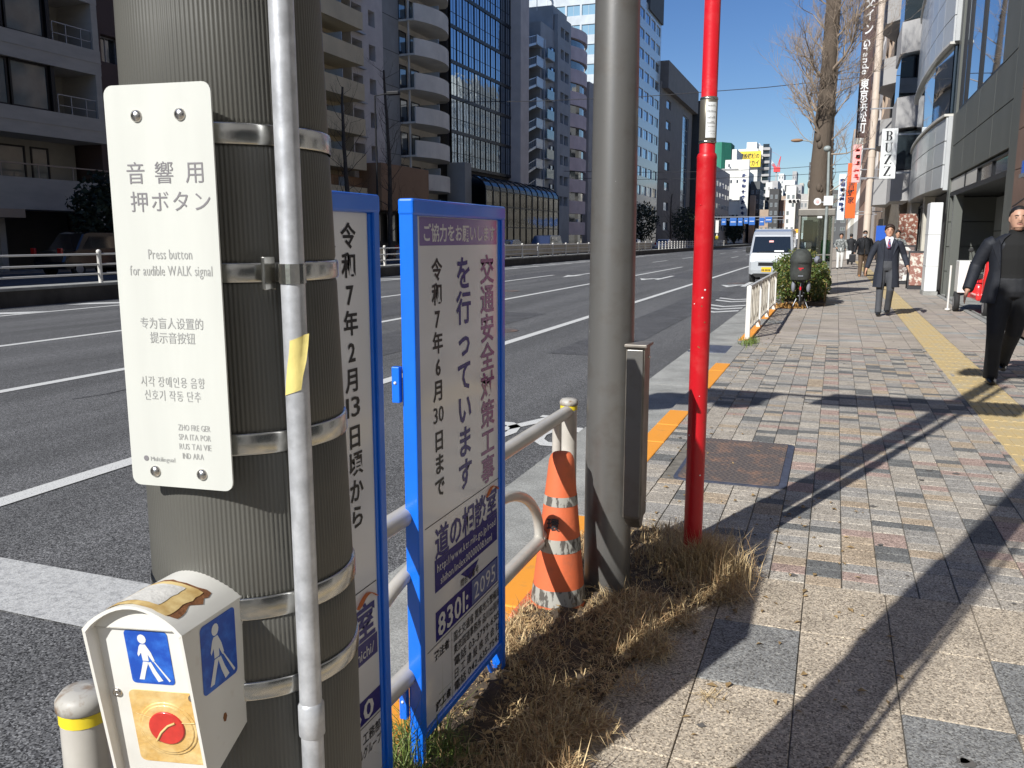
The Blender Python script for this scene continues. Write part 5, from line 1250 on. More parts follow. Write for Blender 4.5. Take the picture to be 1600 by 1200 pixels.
# hedge
M['leaf1']=pm('hedge leaf green',(.075,.115,.022),.45,var=.4,vs=9,spec=.6); M['leaf2']=pm('hedge leaf olive',(.20,.17,.045),.5,var=.4,vs=9); M['leaf3']=pm('dry leaf orange',(.38,.20,.05),.7,var=.3,vs=9)
hg=thing('hedge','leafy green street hedge behind the parked bicycle, dry leaves at its foot','hedge',(-.65,21,0))
def leaves(n,c,rad,seed,mats,wts,size,flat=False):
    r=random.Random(seed); b=MB()
    for _ in range(n):
        while True:
            p=Vector((r.uniform(-1,1),r.uniform(-1,1),r.uniform(-1,1)))
            if .35<p.length<1.0+.12*math.sin(9*p.x+5*p.z)+.1*math.sin(13*p.y): break
        q=Vector((c[0]+p.x*rad[0],c[1]+p.y*rad[1],max(.01,c[2]+p.z*rad[2])))
        a=Vector((r.gauss(0,1),r.gauss(0,1),r.gauss(0,.8))).normalized(); t=a.cross(Vector((r.gauss(0,1),r.gauss(0,1),r.gauss(0,1)))).normalized(); s_=size*r.uniform(.6,1.3)
        b.cur=r.choices(range(len(mats)),wts)[0]
        b.add([tuple(q-a*s_),tuple(q+t*s_*.45),tuple(q+a*s_),tuple(q-t*s_*.45)],[(0,1,2,3)])
    return b
b=MB(); r_=random.Random(2)
for i in range(60):
    x=-1.0+r_.uniform(0,.85); y=20+r_.uniform(0,2.6); b.tube([(x,y,0),(x+r_.uniform(-.15,.15),y+r_.uniform(-.1,.1),r_.uniform(.6,1.05))],[.01,.004],4)
b.build('branches',M['straw2'],hg)['kind']='stuff'
bb=leaves(5200,(-.78,20.2,.62),(.55,.9,.55),3,0,[1],.035)if 0 else None
b=leaves(5600,(-.98,20.6,.55),(.36,1.3,.56),3,[M['leaf1'],M['leaf2']],[.75,.25],.036); 
for pr in (((-.35,20.4,.50),(.30,.7,.46),4,3200),((-.75,21.2,.62),(.6,.7,.6),5,4200)):
    q=leaves(pr[3],pr[0],pr[1],pr[2],[0,1],[.75,.25],.036); n=len(b.v); b.v+=q.v; b.f+=[tuple(i+n for i in f) for f in q.f]; b.m+=q.m; b.sm+=q.sm
b.build('foliage',[M['leaf1'],M['leaf2']],hg)['kind']='stuff'
b=leaves(500,(-.85,19.3,.0),(.35,.6,.08),7,[0],[1],.04); b.build('fallen_leaves',[M['leaf3']],hg)['kind']='stuff'
b=MB(); b.box(-1.08,-.15,19.7,23,-.01,.08); b.build('planter_soil',M['soil'],hg)
# bicycle seen from behind with a covered child seat
M['rub']=pm('tyre rubber',(.02,.02,.02),.8); M['cloth']=pm('black seat cover cloth',(.040,.044,.04),.75,var=.25,vs=12); M['gcl']=pm('grey padded cloth',(.20,.21,.24),.7,var=.1,vs=10); M['tail']=pm('red reflector',(.7,.02,.04),.2)
bc=thing('bicycle','parked bicycle seen from behind with a big black covered child seat','bicycle',(-.64,18.8,0))
def wheel(cy,r,w,nm='wheel',cx=-.64):
    b=MB(); n=28; rs=[]
    for i in range(n+1):
        a=2*math.pi*i/n; rs.append([(cx+w*math.cos(t),cy+(r-w+w*math.sin(t))*math.cos(a),r+(r-w+w*math.sin(t))*math.sin(a)) for t in [k*math.pi/3 for k in range(6)]])
    b.rings(rs,cap=False); o=b.build(nm,M['rub'],bc)
    b=MB()
    for i in range(12): a=2*math.pi*i/12; b.tube([(cx,cy,r),(cx,cy+(r-.04)*math.cos(a),r+(r-.04)*math.sin(a))],.002,3)
    b.tube([(cx-.05,cy,r),(cx+.05,cy,r)],.02,8); b.build('spokes',M['alu'],o)
wheel(18.98,.26,.028); wheel(20.05,.26,.028)
b=MB(); b.tube([(-.64,18.98,.26),(-.64,19.2,.30),(-.64,19.4,.28),(-.64,19.8,.75),(-.64,20.05,.26)],.018,6); b.tube([(-.64,19.38,.3),(-.64,19.25,.8)],.016,6); b.tube([(-.64,19.82,.7),(-.64,19.78,1.0)],.016,6); b.build('bicycle_frame',M['black'],bc)
b=MB(); b.tube([(-.92,19.6,.98),(-.85,19.72,1.03),(-.64,19.8,1.0),(-.43,19.72,1.03),(-.36,19.6,.98)],.012,6); b.build('handlebar',M['alu'],bc)
b=MB(); b.sphere((-.36,19.62,1.0),.085,10,8,(.8,1.5,1)); b.build('hand_muff',M['gcl'],bc); b=MB(); b.sphere((-.30,19.5,.98),.05,10,8); b.build('muff_opening',M['rub'],bc)
b=MB(); b.rings([[(-.66+.215*sx*math.cos(2*math.pi*i/20)*(1 if abs(math.cos(2*math.pi*i/20))<.9 else .97),18.92+.20*sx*math.sin(2*math.pi*i/20),z) for i in range(20)] for z,sx in ((.60,.86),(.64,.98),(.8,1.02),(.94,1.0),(.955,1.06),(1.0,1.08),(1.08,1.0),(1.17,.8),(1.225,.52),(1.245,.2))]); b.build('child_seat_cover',M['cloth'],bc)
b=MB(); b.rings([[(-.64+r_*math.cos(2*math.pi*i/20),18.92+1.2*r_*math.sin(2*math.pi*i/20),z) for i in range(20)] for z,r_ in ((.945,.182),(.962,.185))],cap=False); b.build('cover_seam',M['rub'],bc)
b=MB(); b.box(-.70,-.60,18.715,18.722,.84,.855); b.box(-.68,-.64,18.715,18.722,.81,.825); b.build('red_piping',M['tail'],bc)
b=MB(); b.box(-.70,-.60,18.713,18.718,.68,.70); b.build('cover_badge',M['gcl'],bc)
for s_ in (-1,1): b=MB(); b.sphere((-.64+s_*.15,18.97,.46),.06,10,8,(.75,1.2,2.1)); b.build('foot_guard',M['gcl'],bc)
b=MB(); b.tube([(-.64,18.74,.18),(-.64,18.71,.34),(-.64,18.78,.48),(-.64,18.95,.545),(-.64,19.1,.5)],.04,8,ry=.006); b.build('rear_mudguard',M['gcl'],bc)
b=MB(); b.bbox(-.655,-.625,18.69,18.70,.40,.47,.003); b.build('reflector',M['tail'],bc)
b=MB(); b.box(-.72,-.56,18.8,19.1,.56,.59); b.build('rear_carrier',M['rub'],bc)
b=MB(); b.tube([(-.72,19.0,.2),(-.80,18.95,.01)],.012,5); b.tube([(-.56,19.0,.2),(-.48,18.95,.01)],.012,5); b.build('stand',M['alu'],bc)
# phone booth
M['bglass']=thin_glass('booth glass'); M['bmet']=pm('booth metal',(.26,.24,.21),.4,metal=.5,var=.1,vs=5); M['phone']=pm('green public phone',(.10,.55,.06),.4)
pb=thing('phone_booth','grey metal glass phone booth with a green telephone, in front of the street tree','phone booth',(-.52,24.4,0))
bx0,bx1,by0,by1=-.96,-.08,24.0,24.9
for x in (bx0,bx1-.05):
    for y in (by0,by1-.05): b=MB(); b.box(x,x+.05,y,y+.05,0,2.05); b.build('corner_post',M['bmet'],pb)
b=MB(); b.bbox(bx0-.02,bx1+.02,by0-.02,by1+.02,2.04,2.22,.02); b.build('roof',M['bmet'],pb)
b=MB(); b.box(bx0,bx1,by0,by1,0,.06); b.build('floor',M['bmet'],pb)
for q in ((bx0+.05,bx1-.05,by0+.02,by0+.03),(bx0+.05,bx1-.05,by1-.03,by1-.02),(bx0+.02,bx0+.03,by0+.05,by1-.05),(bx1-.03,bx1-.02,by0+.05,by1-.05)):
    b=MB(); b.box(q[0],q[1],q[2],q[3],.12,2.02); b.build('glass_panel',M['bglass'],pb)
b=MB(); b.box(bx0+.05,bx1-.05,by0+.01,by0+.04,1.02,1.05); b.build('cross_bar',M['bmet'],pb)
b=MB(); b.bbox(-.38,-.16,24.55,24.8,.92,1.42,.02); b.build('telephone',M['phone'],pb)
b=MB(); b.box(-.62,-.50,24.5,24.75,.06,1.9); b.box(-.62,-.1,24.5,24.8,.85,.9); b.build('phone_shelf',M['b1b'],pb)
b=MB(); b.box(-.5,-.38,23.96,23.98,1.98,2.03); b.build('notice',M['label'],pb)
b=MB(); b.box(bx0+.1,-.62,24.84,24.86,1.35,1.95); b.build('poster',M['mid'],pb)
# pole with signs in front of the booth
M['lampp']=pm('pale green grey pole',(.27,.30,.29),.45,var=.15,vs=6)
lp=thing('street_pole','pale grey street pole with small round and square signs by the phone booth','pole',(-.19,22.2,0))
b=MB(); b.tube([(-.26,22.2,0),(-.26,22.2,2.6),(-.29,22.2,3.5)],[.038,.034,.03],12); b.sphere((-.33,22.2,3.56),.09,12,8,(1,1,.8)); b.build('shaft',M['lampp'],lp)
b=MB(); n=16; b.rings([[(-.48+.085*math.cos(2*math.pi*i/n),y,2.33+.085*math.sin(2*math.pi*i/n)) for i in range(n)] for y in (22.14,22.16)]); o=b.build('round_sign',M['label'],lp)
b=MB(); b.rings([[(-.48+.04*math.cos(2*math.pi*i/n),y,2.33+.04*math.sin(2*math.pi*i/n)) for i in range(n)] for y in (22.13,22.139)]); b.build('sign_mark',M['pksign'],o)
b=MB(); b.box(-.34,-.13,22.13,22.15,2.24,2.46); b.build('square_sign',M['label'],lp); b=MB(); b.box(-.5,-.15,22.15,22.17,2.3,2.33); b.build('sign_bracket',M['alu'],lp)
# trees
M['bark']=pm('street tree bark',(.12,.092,.068),.9,vcol=(.10,.075,.055),vs=9,vthr=(.42,.62),var=.2,bump=1,bs=14,stretch=(1,1,.35)); M['twig']=pm('pale twig',(.34,.265,.20),.8,var=.2,vs=4); M['bark2']=pm('dark brown bark',(.07,.058,.048),.9,var=.3,vs=5)  # bark2 is a darker bark tone for the trees across the road
def tree(name,lab,x,y,h,r0,seed,nlimb,twm,bkm,lmin=.18,spread=1.0,cat='tree',group=None,zl=.2,tw=1.0,r1=.35,knob=True):
    t=thing(name,lab,cat,(x,y,0),group); r=random.Random(seed)
    path=[];rad=[]
    for k in range(13):
        q=k/12; path.append((x+.12*math.sin(q*5+seed)*q*h/10+r.uniform(-.02,.02),y+.1*math.cos(q*4+seed)*q,q*h)); rad.append(r0*(1.15 if k==0 else 1-(1-r1)*q)*r.uniform(.96,1.05))
    b=MB(); b.tube(path,rad,14)
    if knob:
        for k in range(int(h*2)):
            q=r.uniform(.18,.95); p=path[int(q*12)]; a=r.uniform(0,6.28); rr_=rad[int(q*12)]
            b.sphere((p[0]+rr_*.9*math.cos(a),p[1]+rr_*.9*math.sin(a),q*h),rr_*r.uniform(.15,.32),8,6,(1,1,1.5))
    b.build('trunk',bkm,t)
    b=MB(); b.smooth=False
    def grow(p,d,L_,rd,lvl):
        n=4; pts=[p]; q=p.copy(); dd=d.copy()
        for i in range(n):
            dd=(dd+Vector((r.gauss(0,.16),r.gauss(0,.16),r.gauss(.10 if lvl<2 else .12,.14)))).normalized(); q=q+dd*(L_/n); pts.append(q.copy())
        b.tube(pts,[rd*(1-.16*i) for i in range(n+1)],6 if lvl==0 else (4 if lvl==1 else 3),cap=False)
        if lvl<3:
            m_=[r.randint(3,5),r.randint(4,6),r.randint(2,4)][lvl]
            for _ in range(int(m_*tw)):
                k=r.randint(1,n); nd_=(dd+Vector((r.gauss(0,.7),r.gauss(0,.7),r.gauss(.25,.45)))).normalized()
                grow(pts[k],nd_,L_*r.uniform(.45,.75),rd*(.38 if lvl==0 else .42),lvl+1)
    for i in range(nlimb):
        q=zl+(1-zl)*((i+r.random())/nlimb); k=min(11,int(q*12)); p=Vector(path[k]).lerp(Vector(path[k+1]),q*12-k); a=i*2.4+r.uniform(-.5,.5)
        L_=spread*(1-.45*q)*r.uniform(.45,1.2); d=Vector((math.cos(a),math.sin(a),r.uniform(.45,1.1))).normalized()
        grow(p,d,L_,rad[k]*r.uniform(.12,.22),0)
    b.build('crown',twm,t)['kind']='stuff'
    return t
tree('street_tree','big bare pollarded street tree with thick knobbly trunk behind the phone booth',-.58,28,15,.31,5,46,M['twig'],M['bark'],spread=2.2,zl=.25,tw=1.95,r1=.42)
for x,y,sd,h in ((-.7,44,12,12),(-.6,60,14,12)): tree('street_tree','bare street tree in the pavement row, %s'%('middle one, partly behind the big tree' if y<50 else 'furthest one down the pavement'),x,y,h,.26,sd,16,M['twig'],M['bark'],spread=2.2,zl=.25,tw=.9,group='bare street trees on the near pavement')
for i,(x,y,h,sd,lb) in enumerate(((-30,55,13,31,'dark bare tree before the curved balcony tower across the road'),(-30,49.3,11,32,'dark bare tree before the cream balconies across the road'),(-27,150,9,33,'small dark bare tree across the road before the blue office'),(-27,190,8,34,'small dark bare tree across the road before the brown tower'))):
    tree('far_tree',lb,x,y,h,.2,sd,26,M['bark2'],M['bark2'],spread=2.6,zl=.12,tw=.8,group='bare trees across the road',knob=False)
M['ever']=pm('dark evergreen leaves',(.018,.030,.014),.7,var=.5,vs=2)
def bush(x,y,z,rx,ry,rz_,n,sd,lb,size=.22):
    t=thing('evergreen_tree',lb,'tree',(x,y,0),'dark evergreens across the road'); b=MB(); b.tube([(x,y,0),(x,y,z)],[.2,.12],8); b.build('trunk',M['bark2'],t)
    b=leaves(n,(x,y,z),(rx,ry,rz_),sd,[0],[1],size); b.build('crown',[M['ever']],t)['kind']='stuff'
bush(-31,30.4,2.5,1.3,1.6,1.9,2600,1,'dark evergreen tree under the grey tiled building, left',.16)
bush(-30,140,4.2,2.5,5,3.2,2600,2,'dark evergreen tree between the steel pole and the red pole'); bush(-28,172,4.2,2.6,8,3.4,3000,3,'dark evergreen tree low before the brown tower')
bush(-27.5,255,4,2.5,8,3.4,2400,4,'dark evergreen tree below the white lettered building',.3); bush(-31,285,5,3,8,4,2400,5,'wide dark evergreen mass left of the far road signs',.3)
# street lamps
def lamp(x,y,h,arm,lb,col='frame',r=.08):
    t=thing('street_lamp',lb,'street lamp',(x,y,0)); b=MB(); b.tube([(x,y,0),(x,y,h)],[r,r*.6],8); b.build('pole',M[col],t)
    b=MB(); b.tube([(x,y,h),(x+arm,y,h+.1)],r*.4,6); b.bbox(x+arm-.55 if arm<0 else x+arm-.2,x+arm+.1 if arm<0 else x+arm+.6,y-.15,y+.15,h-.02,h+.18,.04); b.build('lamp_head',M[col],t)
lamp(-25.5,45.3,9.6,1.0,'dark street lamp across the road before the pale grey wall')
t=thing('street_lamp','slim lamp on an arm reaching left out of the big street tree','street lamp',(-.7,35,0))
b=MB(); b.tube([(-.75,35,0),(-.75,35,5.0)],[.06,.045],8); b.build('pole',M['lampp'],t)
b=MB(); b.tube([(-.75,35,5.0),(-1.45,35,5.12)],.025,6); b.build('arm',M['lampp'],t)
b=MB(); b.sphere((-1.62,35,5.12),.12,12,8,(1.9,1,.55)); b.build('lamp_head',M['bt'],t)
# overhead sign gantry and signals
gn=thing('road_sign_gantry','distant gantry with a row of blue road signs over the avenue','road sign',(-20,150,0))
b=MB(); b.tube([(-21.5,150,0),(-21.5,150,5.2)],.16,8); b.build('post',M['fwhite'],gn)
b=MB(); b.box(-21.5,-8.5,149.95,150.05,5.0,5.12); b.box(-21.5,-8.5,149.95,150.05,4.55,4.62); b.build('beam',M['alu'],gn)
M['rsb']=pm('road sign blue',(.02,.12,.42),.5)
for a,c,z0,z1 in ((-20.3,-19.6,3.7,4.7),(-18.4,-17.6,3.7,4.8),(-17.0,-15.9,3.6,4.9),(-15.7,-14.9,3.6,4.9),(-14.7,-14,3.9,4.9),(-13.9,-12.9,3.7,5),(-12.2,-11.4,3.6,4.9),(-11.3,-10.2,4.1,5.0)):
    b=MB(); b.bbox(a,c,149.6,149.9,z0,z1,.05); b.build('sign_panel',M['rsb'],gn)
    b=MB(); b.box(a+.15,c-.15,149.55,149.6,(z0+z1)/2-.08,(z0+z1)/2+.04); b.build('sign_mark',M['chips'],gn)
t=thing('signal_post','thin white post with stacked white signs and a yellow box, end of the median','post',(-18.4,150,0))
b=MB(); b.tube([(-18.45,145,0),(-18.45,145,4.3)],.12,8); b.build('shaft',M['fwhite'],t)
b=MB(); b.box(-18.7,-18.2,144.7,144.9,2.4,4.4); b.build('white_signs',M['fwhite'],t); b=MB(); b.box(-18.65,-18.2,144.7,144.9,1.35,1.9); b.build('yellow_box',M['yel'],t)
t=thing('traffic_signal','distant horizontal three-light traffic signal over the road left of the tree','traffic signal',(-4,120,0))
b=MB(); b.tube([(-2.2,120,0),(-2.2,120,6.6)],.12,8); b.tube([(-2.2,120,6.3),(-6.5,120,6.4)],.07,6); b.build('post',M['fwhite'],t)
b=MB(); b.bbox(-6.3,-4.7,119.7,119.9,6.05,6.55,.06); b.build('signal_head',M['fwhite'],t)
for k in range(3): b=MB(); b.rings([[(-6.0+.5*k+.2*math.cos(i*.785),y,6.3+.2*math.sin(i*.785)) for i in range(8)] for y in (119.5,119.69)]); b.build('lens',M['frame'],t)
t=thing('overhead_cable','thin dark cable crossing high over the avenue','cable',(-18,110,11)); 
for z,yy in ((10.2,110),(9.4,111),(13.5,72)): b=MB(); b.tube([(-34,yy,z),(-25,yy,z-.4),(-16,yy,z-.55),(-6,yy,z-.4),(2.6,yy,z)],.028,4); b.build('cable_run',M['black'],t)
# ================================================================== VEHICLES
M['silver']=pm('silver car paint',(.50,.52,.54),.3,metal=.35,coat=.8,spec=.5); M['wpaint']=pm('white car paint',(.75,.75,.74),.3,coat=.8); M['bpaint']=pm('dark blue car paint',(.02,.03,.07),.25,coat=.9); M['kpaint']=pm('black car paint',(.01,.01,.012),.2,coat=.9)
M['wind']=pm('car glass',(.012,.016,.018),.04,spec=1,coat=1); M['hl']=pm('headlight',(.6,.62,.62),.1,coat=1); M['tl']=pm('tail light red',(.5,.01,.01),.2,coat=1); M['ypl']=pm('yellow licence plate',(.80,.50,.02),.4); M['amb']=pm('amber lamp',(.9,.4,.02),.3,coat=1)
def carbody(prof,w,t,mat,tum=.12,zb=.75,name='body',n=0):
    """prof: side outline (y,z); width narrows above zb"""
    b=MB(); xs=[-w/2,-w/2+.07,0,w/2-.07,w/2]; rs=[]
    cy=sum(p[0] for p in prof)/len(prof); cz=sum(p[1] for p in prof)/len(prof)
    for i,x in enumerate(xs):
        k=.965 if i in (0,4) else 1; r_=[]
        for y,z in prof:
            xx=x*(1-tum*max(0,(z-zb))/ .9); r_.append((xx,cy+(y-cy)*k,cz+(z-cz)*k))
        rs.append(r_)
    b.rings(rs,smooth=False); return b.build(name,mat,t)
def wheels(t,w,ys,r,z0=0):
    for y in ys:
        for s_ in (-1,1):
            b=MB(); x=s_*(w/2-.09); n=20
            b.rings([[(xx,y+rr_*math.cos(2*math.pi*i/n),z0+r+rr_*math.sin(2*math.pi*i/n)) for i in range(n)] for xx,rr_ in ((x-.09,r*.85),(x-.085,r),(x+.085,r),(x+.09,r*.85))]); o=b.build('wheel',M['rub'],t)
            b=MB(); b.rings([[(xx,y+rr_*math.cos(2*math.pi*i/n),z0+r+rr_*math.sin(2*math.pi*i/n)) for i in range(n)] for xx,rr_ in ((x+s_*.091,r*.62),(x+s_*.097,r*.5),(x+s_*.094,r*.15))]); b.build('rim',M['alu'],o)
VX_,VY_=-2.12,33.2
van=thing('parked_van','silver kei van parked at the kerb facing the camera, yellow number plate','van',(VX_,VY_,RZ)); local(van)
w=1.475
prof=[(-1.66,.30),(-1.70,.45),(-1.69,.78),(-1.60,1.02),(-1.22,1.68),(-1.05,1.80),(-.6,1.88),(1.5,1.88),(1.66,1.80),(1.70,.9),(1.70,.3)]
carbody(prof,w,van,M['silver'],tum=.11,zb=.95)
def vq(pts,mat,nm,d=(0,-.012,.006)): b=MB(); P=[(x+d[0],y+d[1],z+d[2]) for x,y,z in pts]; b.add(P+[(x,y+.02,z) for x,y,z in P],[tuple(range(len(P)))]+[(i,(i+1)%len(P),(i+1)%len(P)+len(P),i+len(P)) for i in range(len(P))]); return b.build(nm,M[mat],van)
ws=vq([(-.655,-1.575,1.06),(.655,-1.575,1.06),(.60,-1.255,1.62),(-.60,-1.255,1.62)],'wind','windscreen')
vq([(.1,-1.60,1.09),(.42,-1.60,1.09),(.42,-1.57,1.14),(.1,-1.57,1.14)],'label','dashboard_paper'); vq([(-.1,-1.40,1.42),(.05,-1.40,1.42),(.05,-1.36,1.48),(-.1,-1.36,1.48)],'pksign','mirror_charm')
b=MB(); b.tube([(-.5,-1.60,1.075),(.1,-1.58,1.12)],.008,4); b.tube([(.1,-1.60,1.075),(.55,-1.58,1.12)],.008,4); b.build('wiper',M['rub'],van)
for s_ in (-1,1):
    vq([(s_*.70,-1.685,.72),(s_*.70,-1.66,.95),(s_*.62,-1.655,.98),(s_*.52,-1.69,.72)][::s_],'hl','headlight')
    b=MB(); b.box(s_*.725-.005,s_*.725+.02*s_,-1.15,-.45,1.1,1.6) if 0 else b.add([(s_*.735,-1.25,1.05),(s_*.735,-.35,1.05),(s_*.665,-.35,1.62),(s_*.675,-1.0,1.62)],[(0,1,2,3)]); b.build('side_window',M['wind'],van)
    b=MB(); b.add([(s_*.735,-.25,1.05),(s_*.735,1.5,1.05),(s_*.665,1.45,1.62),(s_*.665,-.25,1.62)],[(0,1,2,3)]); b.build('side_window',M['wind'],van)
    b=MB(); b.bbox(s_*.74,s_*.90,-1.32,-1.22,1.06,1.26,.03); b.build('wing_mirror',M['rub'],van)
vq([(-.42,-1.695,.60),(.42,-1.695,.60),(.42,-1.692,.72),(-.42,-1.692,.72)],'frame','grille'); vq([(-.45,-1.69,.80),(.45,-1.69,.80),(.45,-1.68,.86),(-.45,-1.68,.86)],'alu','grille_bar')
vq([(-.60,-1.69,.34),(.60,-1.69,.34),(.56,-1.70,.46),(-.56,-1.70,.46)],'silver','bumper_panel',(0,-.03,0)); vq([(-.5,-1.68,.20),(.5,-1.68,.20),(.62,-1.68,.31),(-.62,-1.68,.31)],'rub','bumper_intake')
pl_=vq([(-.18,-1.70,.40),(.15,-1.70,.40),(.15,-1.70,.56),(-.18,-1.70,.56)],'ypl','licence_plate',(-.12,-.04,0))
b=MB(); r_=random.Random(1)
for k in range(6): b.box(-.29+k*.048+(.015 if k>1 else 0),-.26+k*.048+(.015 if k>1 else 0),-1.75,-1.744,.43,.49)
b.build('plate_characters',M['black'],pl_)
b=MB(); b.bbox(-.68,.68,-.4,1.5,1.885,1.90,.01); b.build('roof_panel',M['silver'],van)
wheels(van,w,(-1.1,1.2),.27)
# white taxi behind the van
tx_=thing('white_taxi','white car with an amber roof lamp, mostly hidden behind the van','taxi',(-1.9,39,RZ)); local(tx_)
prof=[(-2.1,.3),(-2.15,.6),(-2.0,.85),(-1.3,1.0),(-.75,1.58),(-.4,1.66),(.9,1.66),(1.6,1.05),(2.1,.95),(2.15,.4),(2.1,.3)]
carbody(prof,1.75,tx_,M['wpaint'],tum=.22,zb=.95)
b=MB(); b.add([(-.72,-1.28,1.04),(.72,-1.28,1.04),(.62,-.78,1.54),(-.62,-.78,1.54)],[(0,1,2,3)]); b.build('windscreen',M['wind'],tx_).location.y-=.02
b=MB(); b.bbox(.05,.45,-.3,0,1.78,1.96,.04); b.build('roof_lamp',M['amb'],tx_); b=MB(); b.bbox(-.2,.65,-.35,.1,1.66,1.78,.02); b.build('lamp_base',M['wpaint'],tx_); wheels(tx_,1.75,(-1.4,1.4),.3)
prof_h=[(-2.1,.3),(-2.18,.6),(-2.0,.85),(-1.2,1.0),(-.6,1.42),(-.2,1.48),(.8,1.48),(1.5,1.05),(2.1,1.0),(2.18,.45),(2.1,.3)]
prof_w=[(-2.1,.3),(-2.15,.6),(-2.0,.95),(-1.4,1.1),(-.9,1.75),(-.6,1.83),(2.0,1.83),(2.2,1.1),(2.2,.4),(2.1,.3)]
def car(x,y,prof,mat,lab,rz=0,tlz=.9,wz=(1.05,1.4)):
    t=thing('car',lab,'car',(x,y,RZ),None,rz); local(t); carbody(prof,1.72,t,M[mat],tum=.2,zb=.95)
    for s_ in (-1,1):
        b=MB(); b.bbox(s_*.62,s_*.85,-2.2,-2.1,tlz-.15,tlz+.12,.02); b.build('tail_light',M['tl'],t)
        b=MB(); b.add([(s_*.835,-1.1,wz[0]),(s_*.835,1.2,wz[0]),(s_*.76,.8,wz[1]),(s_*.76,-.6,wz[1])],[(0,1,2,3)]); b.build('side_window',M['wind'],t)
    b=MB(); b.add([(-.7,-1.28,1.08),(.7,-1.28,1.08),(.62,-.8,wz[1]),(-.62,-.8,wz[1])],[(0,1,2,3)]); o=b.build('rear_window',M['wind'],t); o.location.y-=.06
    wheels(t,1.72,(-1.35,1.35),.31)
car(-30.4,28.6,prof_w,'kpaint','black car with red tail lights beyond the median at far left',0,1.05,(1.15,1.65))
car(-22.5,37.5,prof_h,'kpaint','black car glimpsed between the two blue signs',R(12))
car(-23,60,prof_h,'bpaint','dark blue car just right of the blue sign, beyond the median'); car(-22.6,68,prof_w,'bpaint','dark blue people carrier beyond the median, left of the steel pole',0,1.0,(1.15,1.65))
car(-26,52,prof_w,'mid','grey car nearest the right edge of the blue sign, beyond the median',0,1,(1.15,1.65)); car(-22.5,120,prof_h,'wpaint','pale car beyond the median between steel pole and red pole'); car(-22.5,100,prof_h,'kpaint','black car beyond the median right beside the steel pole')
car(-28.3,19.6,prof_w,'bpaint','dim blue van parked under the tiled building at the far left edge',0,1,(1.15,1.65))
# red delivery trike at the charcoal building
M['rpaint']=pm('red scooter paint',(.70,.03,.03),.3,coat=.7)
tr=thing('delivery_trike','red delivery trike with white box parked at the charcoal building entrance','scooter',(2.62,18.9,.0)); local(tr); tr['_b']=(0,0,0)
def tb(x0,x1,y0,y1,z0,z1,mat,nm,bv=.02): b=MB(); b.bbox(x0,x1,y0,y1,z0,z1,bv); return b.build(nm,M[mat],tr)
tb(-.30,.06,.25,.75,.38,1.02,'white','cargo_box'); tb(-.12,.28,-.95,.1,.30,.44,'rpaint','floor_panel',.04)
b=MB(); b.tube([(0.05,-.95,.42),(.05,-.98,.7),(.05,-.86,1.0)],[.13,.16,.09],12,ry=[.08,.09,.05]); b.build('front_shield',M['rpaint'],tr)
b=MB(); b.rings([[(.02+.2*s_*math.cos(i*.4),.35+.5*s_*math.sin(i*.4)-.2,z) for i in range(16)] for z,s_ in ((.32,.9),(.5,1),(.62,.85),(.68,.6))]); b.build('rear_body',M['rpaint'],tr)
for x,y,nm in ((.05,-1.0,'wheel'),(-.28,.42,'wheel'),(.3,.42,'wheel')):
    b=MB(); n=20; b.rings([[(xx,y+rr_*math.cos(2*math.pi*i/n),.2+rr_*math.sin(2*math.pi*i/n)) for i in range(n)] for xx,rr_ in ((x-.05,.15),(x-.045,.2),(x+.045,.2),(x+.05,.15))]); o=b.build(nm,M['rub'],tr)
    b=MB(); b.rings([[(xx,y+rr_*math.cos(2*math.pi*i/n),.2+rr_*math.sin(2*math.pi*i/n)) for i in range(n)] for xx,rr_ in ((x-.052,.11),(x-.056,.09),(x-.054,.02))]); b.build('rim',M['alu'],o)
b=MB(); b.tube([(-.25,-.80,1.02),(.05,-.86,1.0),(.35,-.80,1.02)],.014,6); b.build('handlebar',M['rub'],tr); b=MB(); b.tube([(-.2,-.84,1.02),(-.25,-.88,1.2)],.006,5); b.sphere((-.26,-.88,1.24),.05,10,6,(1,.3,.8)); b.build('mirror',M['rub'],tr)
b=MB(); b.add([(-.2,-.95,1.0),(.3,-.95,1.0),(.26,-.78,1.35),(-.16,-.78,1.35)],[(0,1,2,3)]); b.build('wind_shield',M['bglass'],tr); tb(-.06,.16,-.1,.35,.66,.76,'rub','seat',.03)
b=MB(); b.tube([(-.42,.45,.02),(-.42,.45,.92)],.02,8); b.sphere((-.42,.45,.03),.06,8,6,(1,1,.5)); b.build('stand_post',M['fwhite'],tr)
# ================================================================== PEOPLE
M['skin']=pm('skin',(.52,.29,.19),.5,var=.04,vs=20); M['skin2']=pm('tanned skin',(.46,.26,.18),.5,var=.04,vs=20); M['hair']=pm('black hair',(.012,.010,.009),.45,var=.3,vs=60,stretch=(1,1,.2)); M['hair2']=pm('dark brown hair',(.035,.02,.014),.5,var=.3,vs=60,stretch=(1,1,.2))
M['coat']=pm('navy overcoat',(.018,.022,.034),.8,var=.15,vs=8,bump=.2,bs=12); M['vest']=pm('dark navy vest',(.012,.015,.026),.8,var=.1,vs=8); M['trg']=pm('grey trousers',(.055,.058,.066),.8,var=.12,vs=8,bump=.2,bs=10)
M['blk']=pm('black suit cloth',(.009,.010,.013),.75,var=.2,vs=9,bump=.25,bs=9); M['blk2']=pm('black knit',(.006,.006,.006),.9,bump=.2,bs=60); M['jk']=pm('dark navy jacket',(.006,.008,.014),.7,var=.15,vs=9,bump=.25,bs=9)
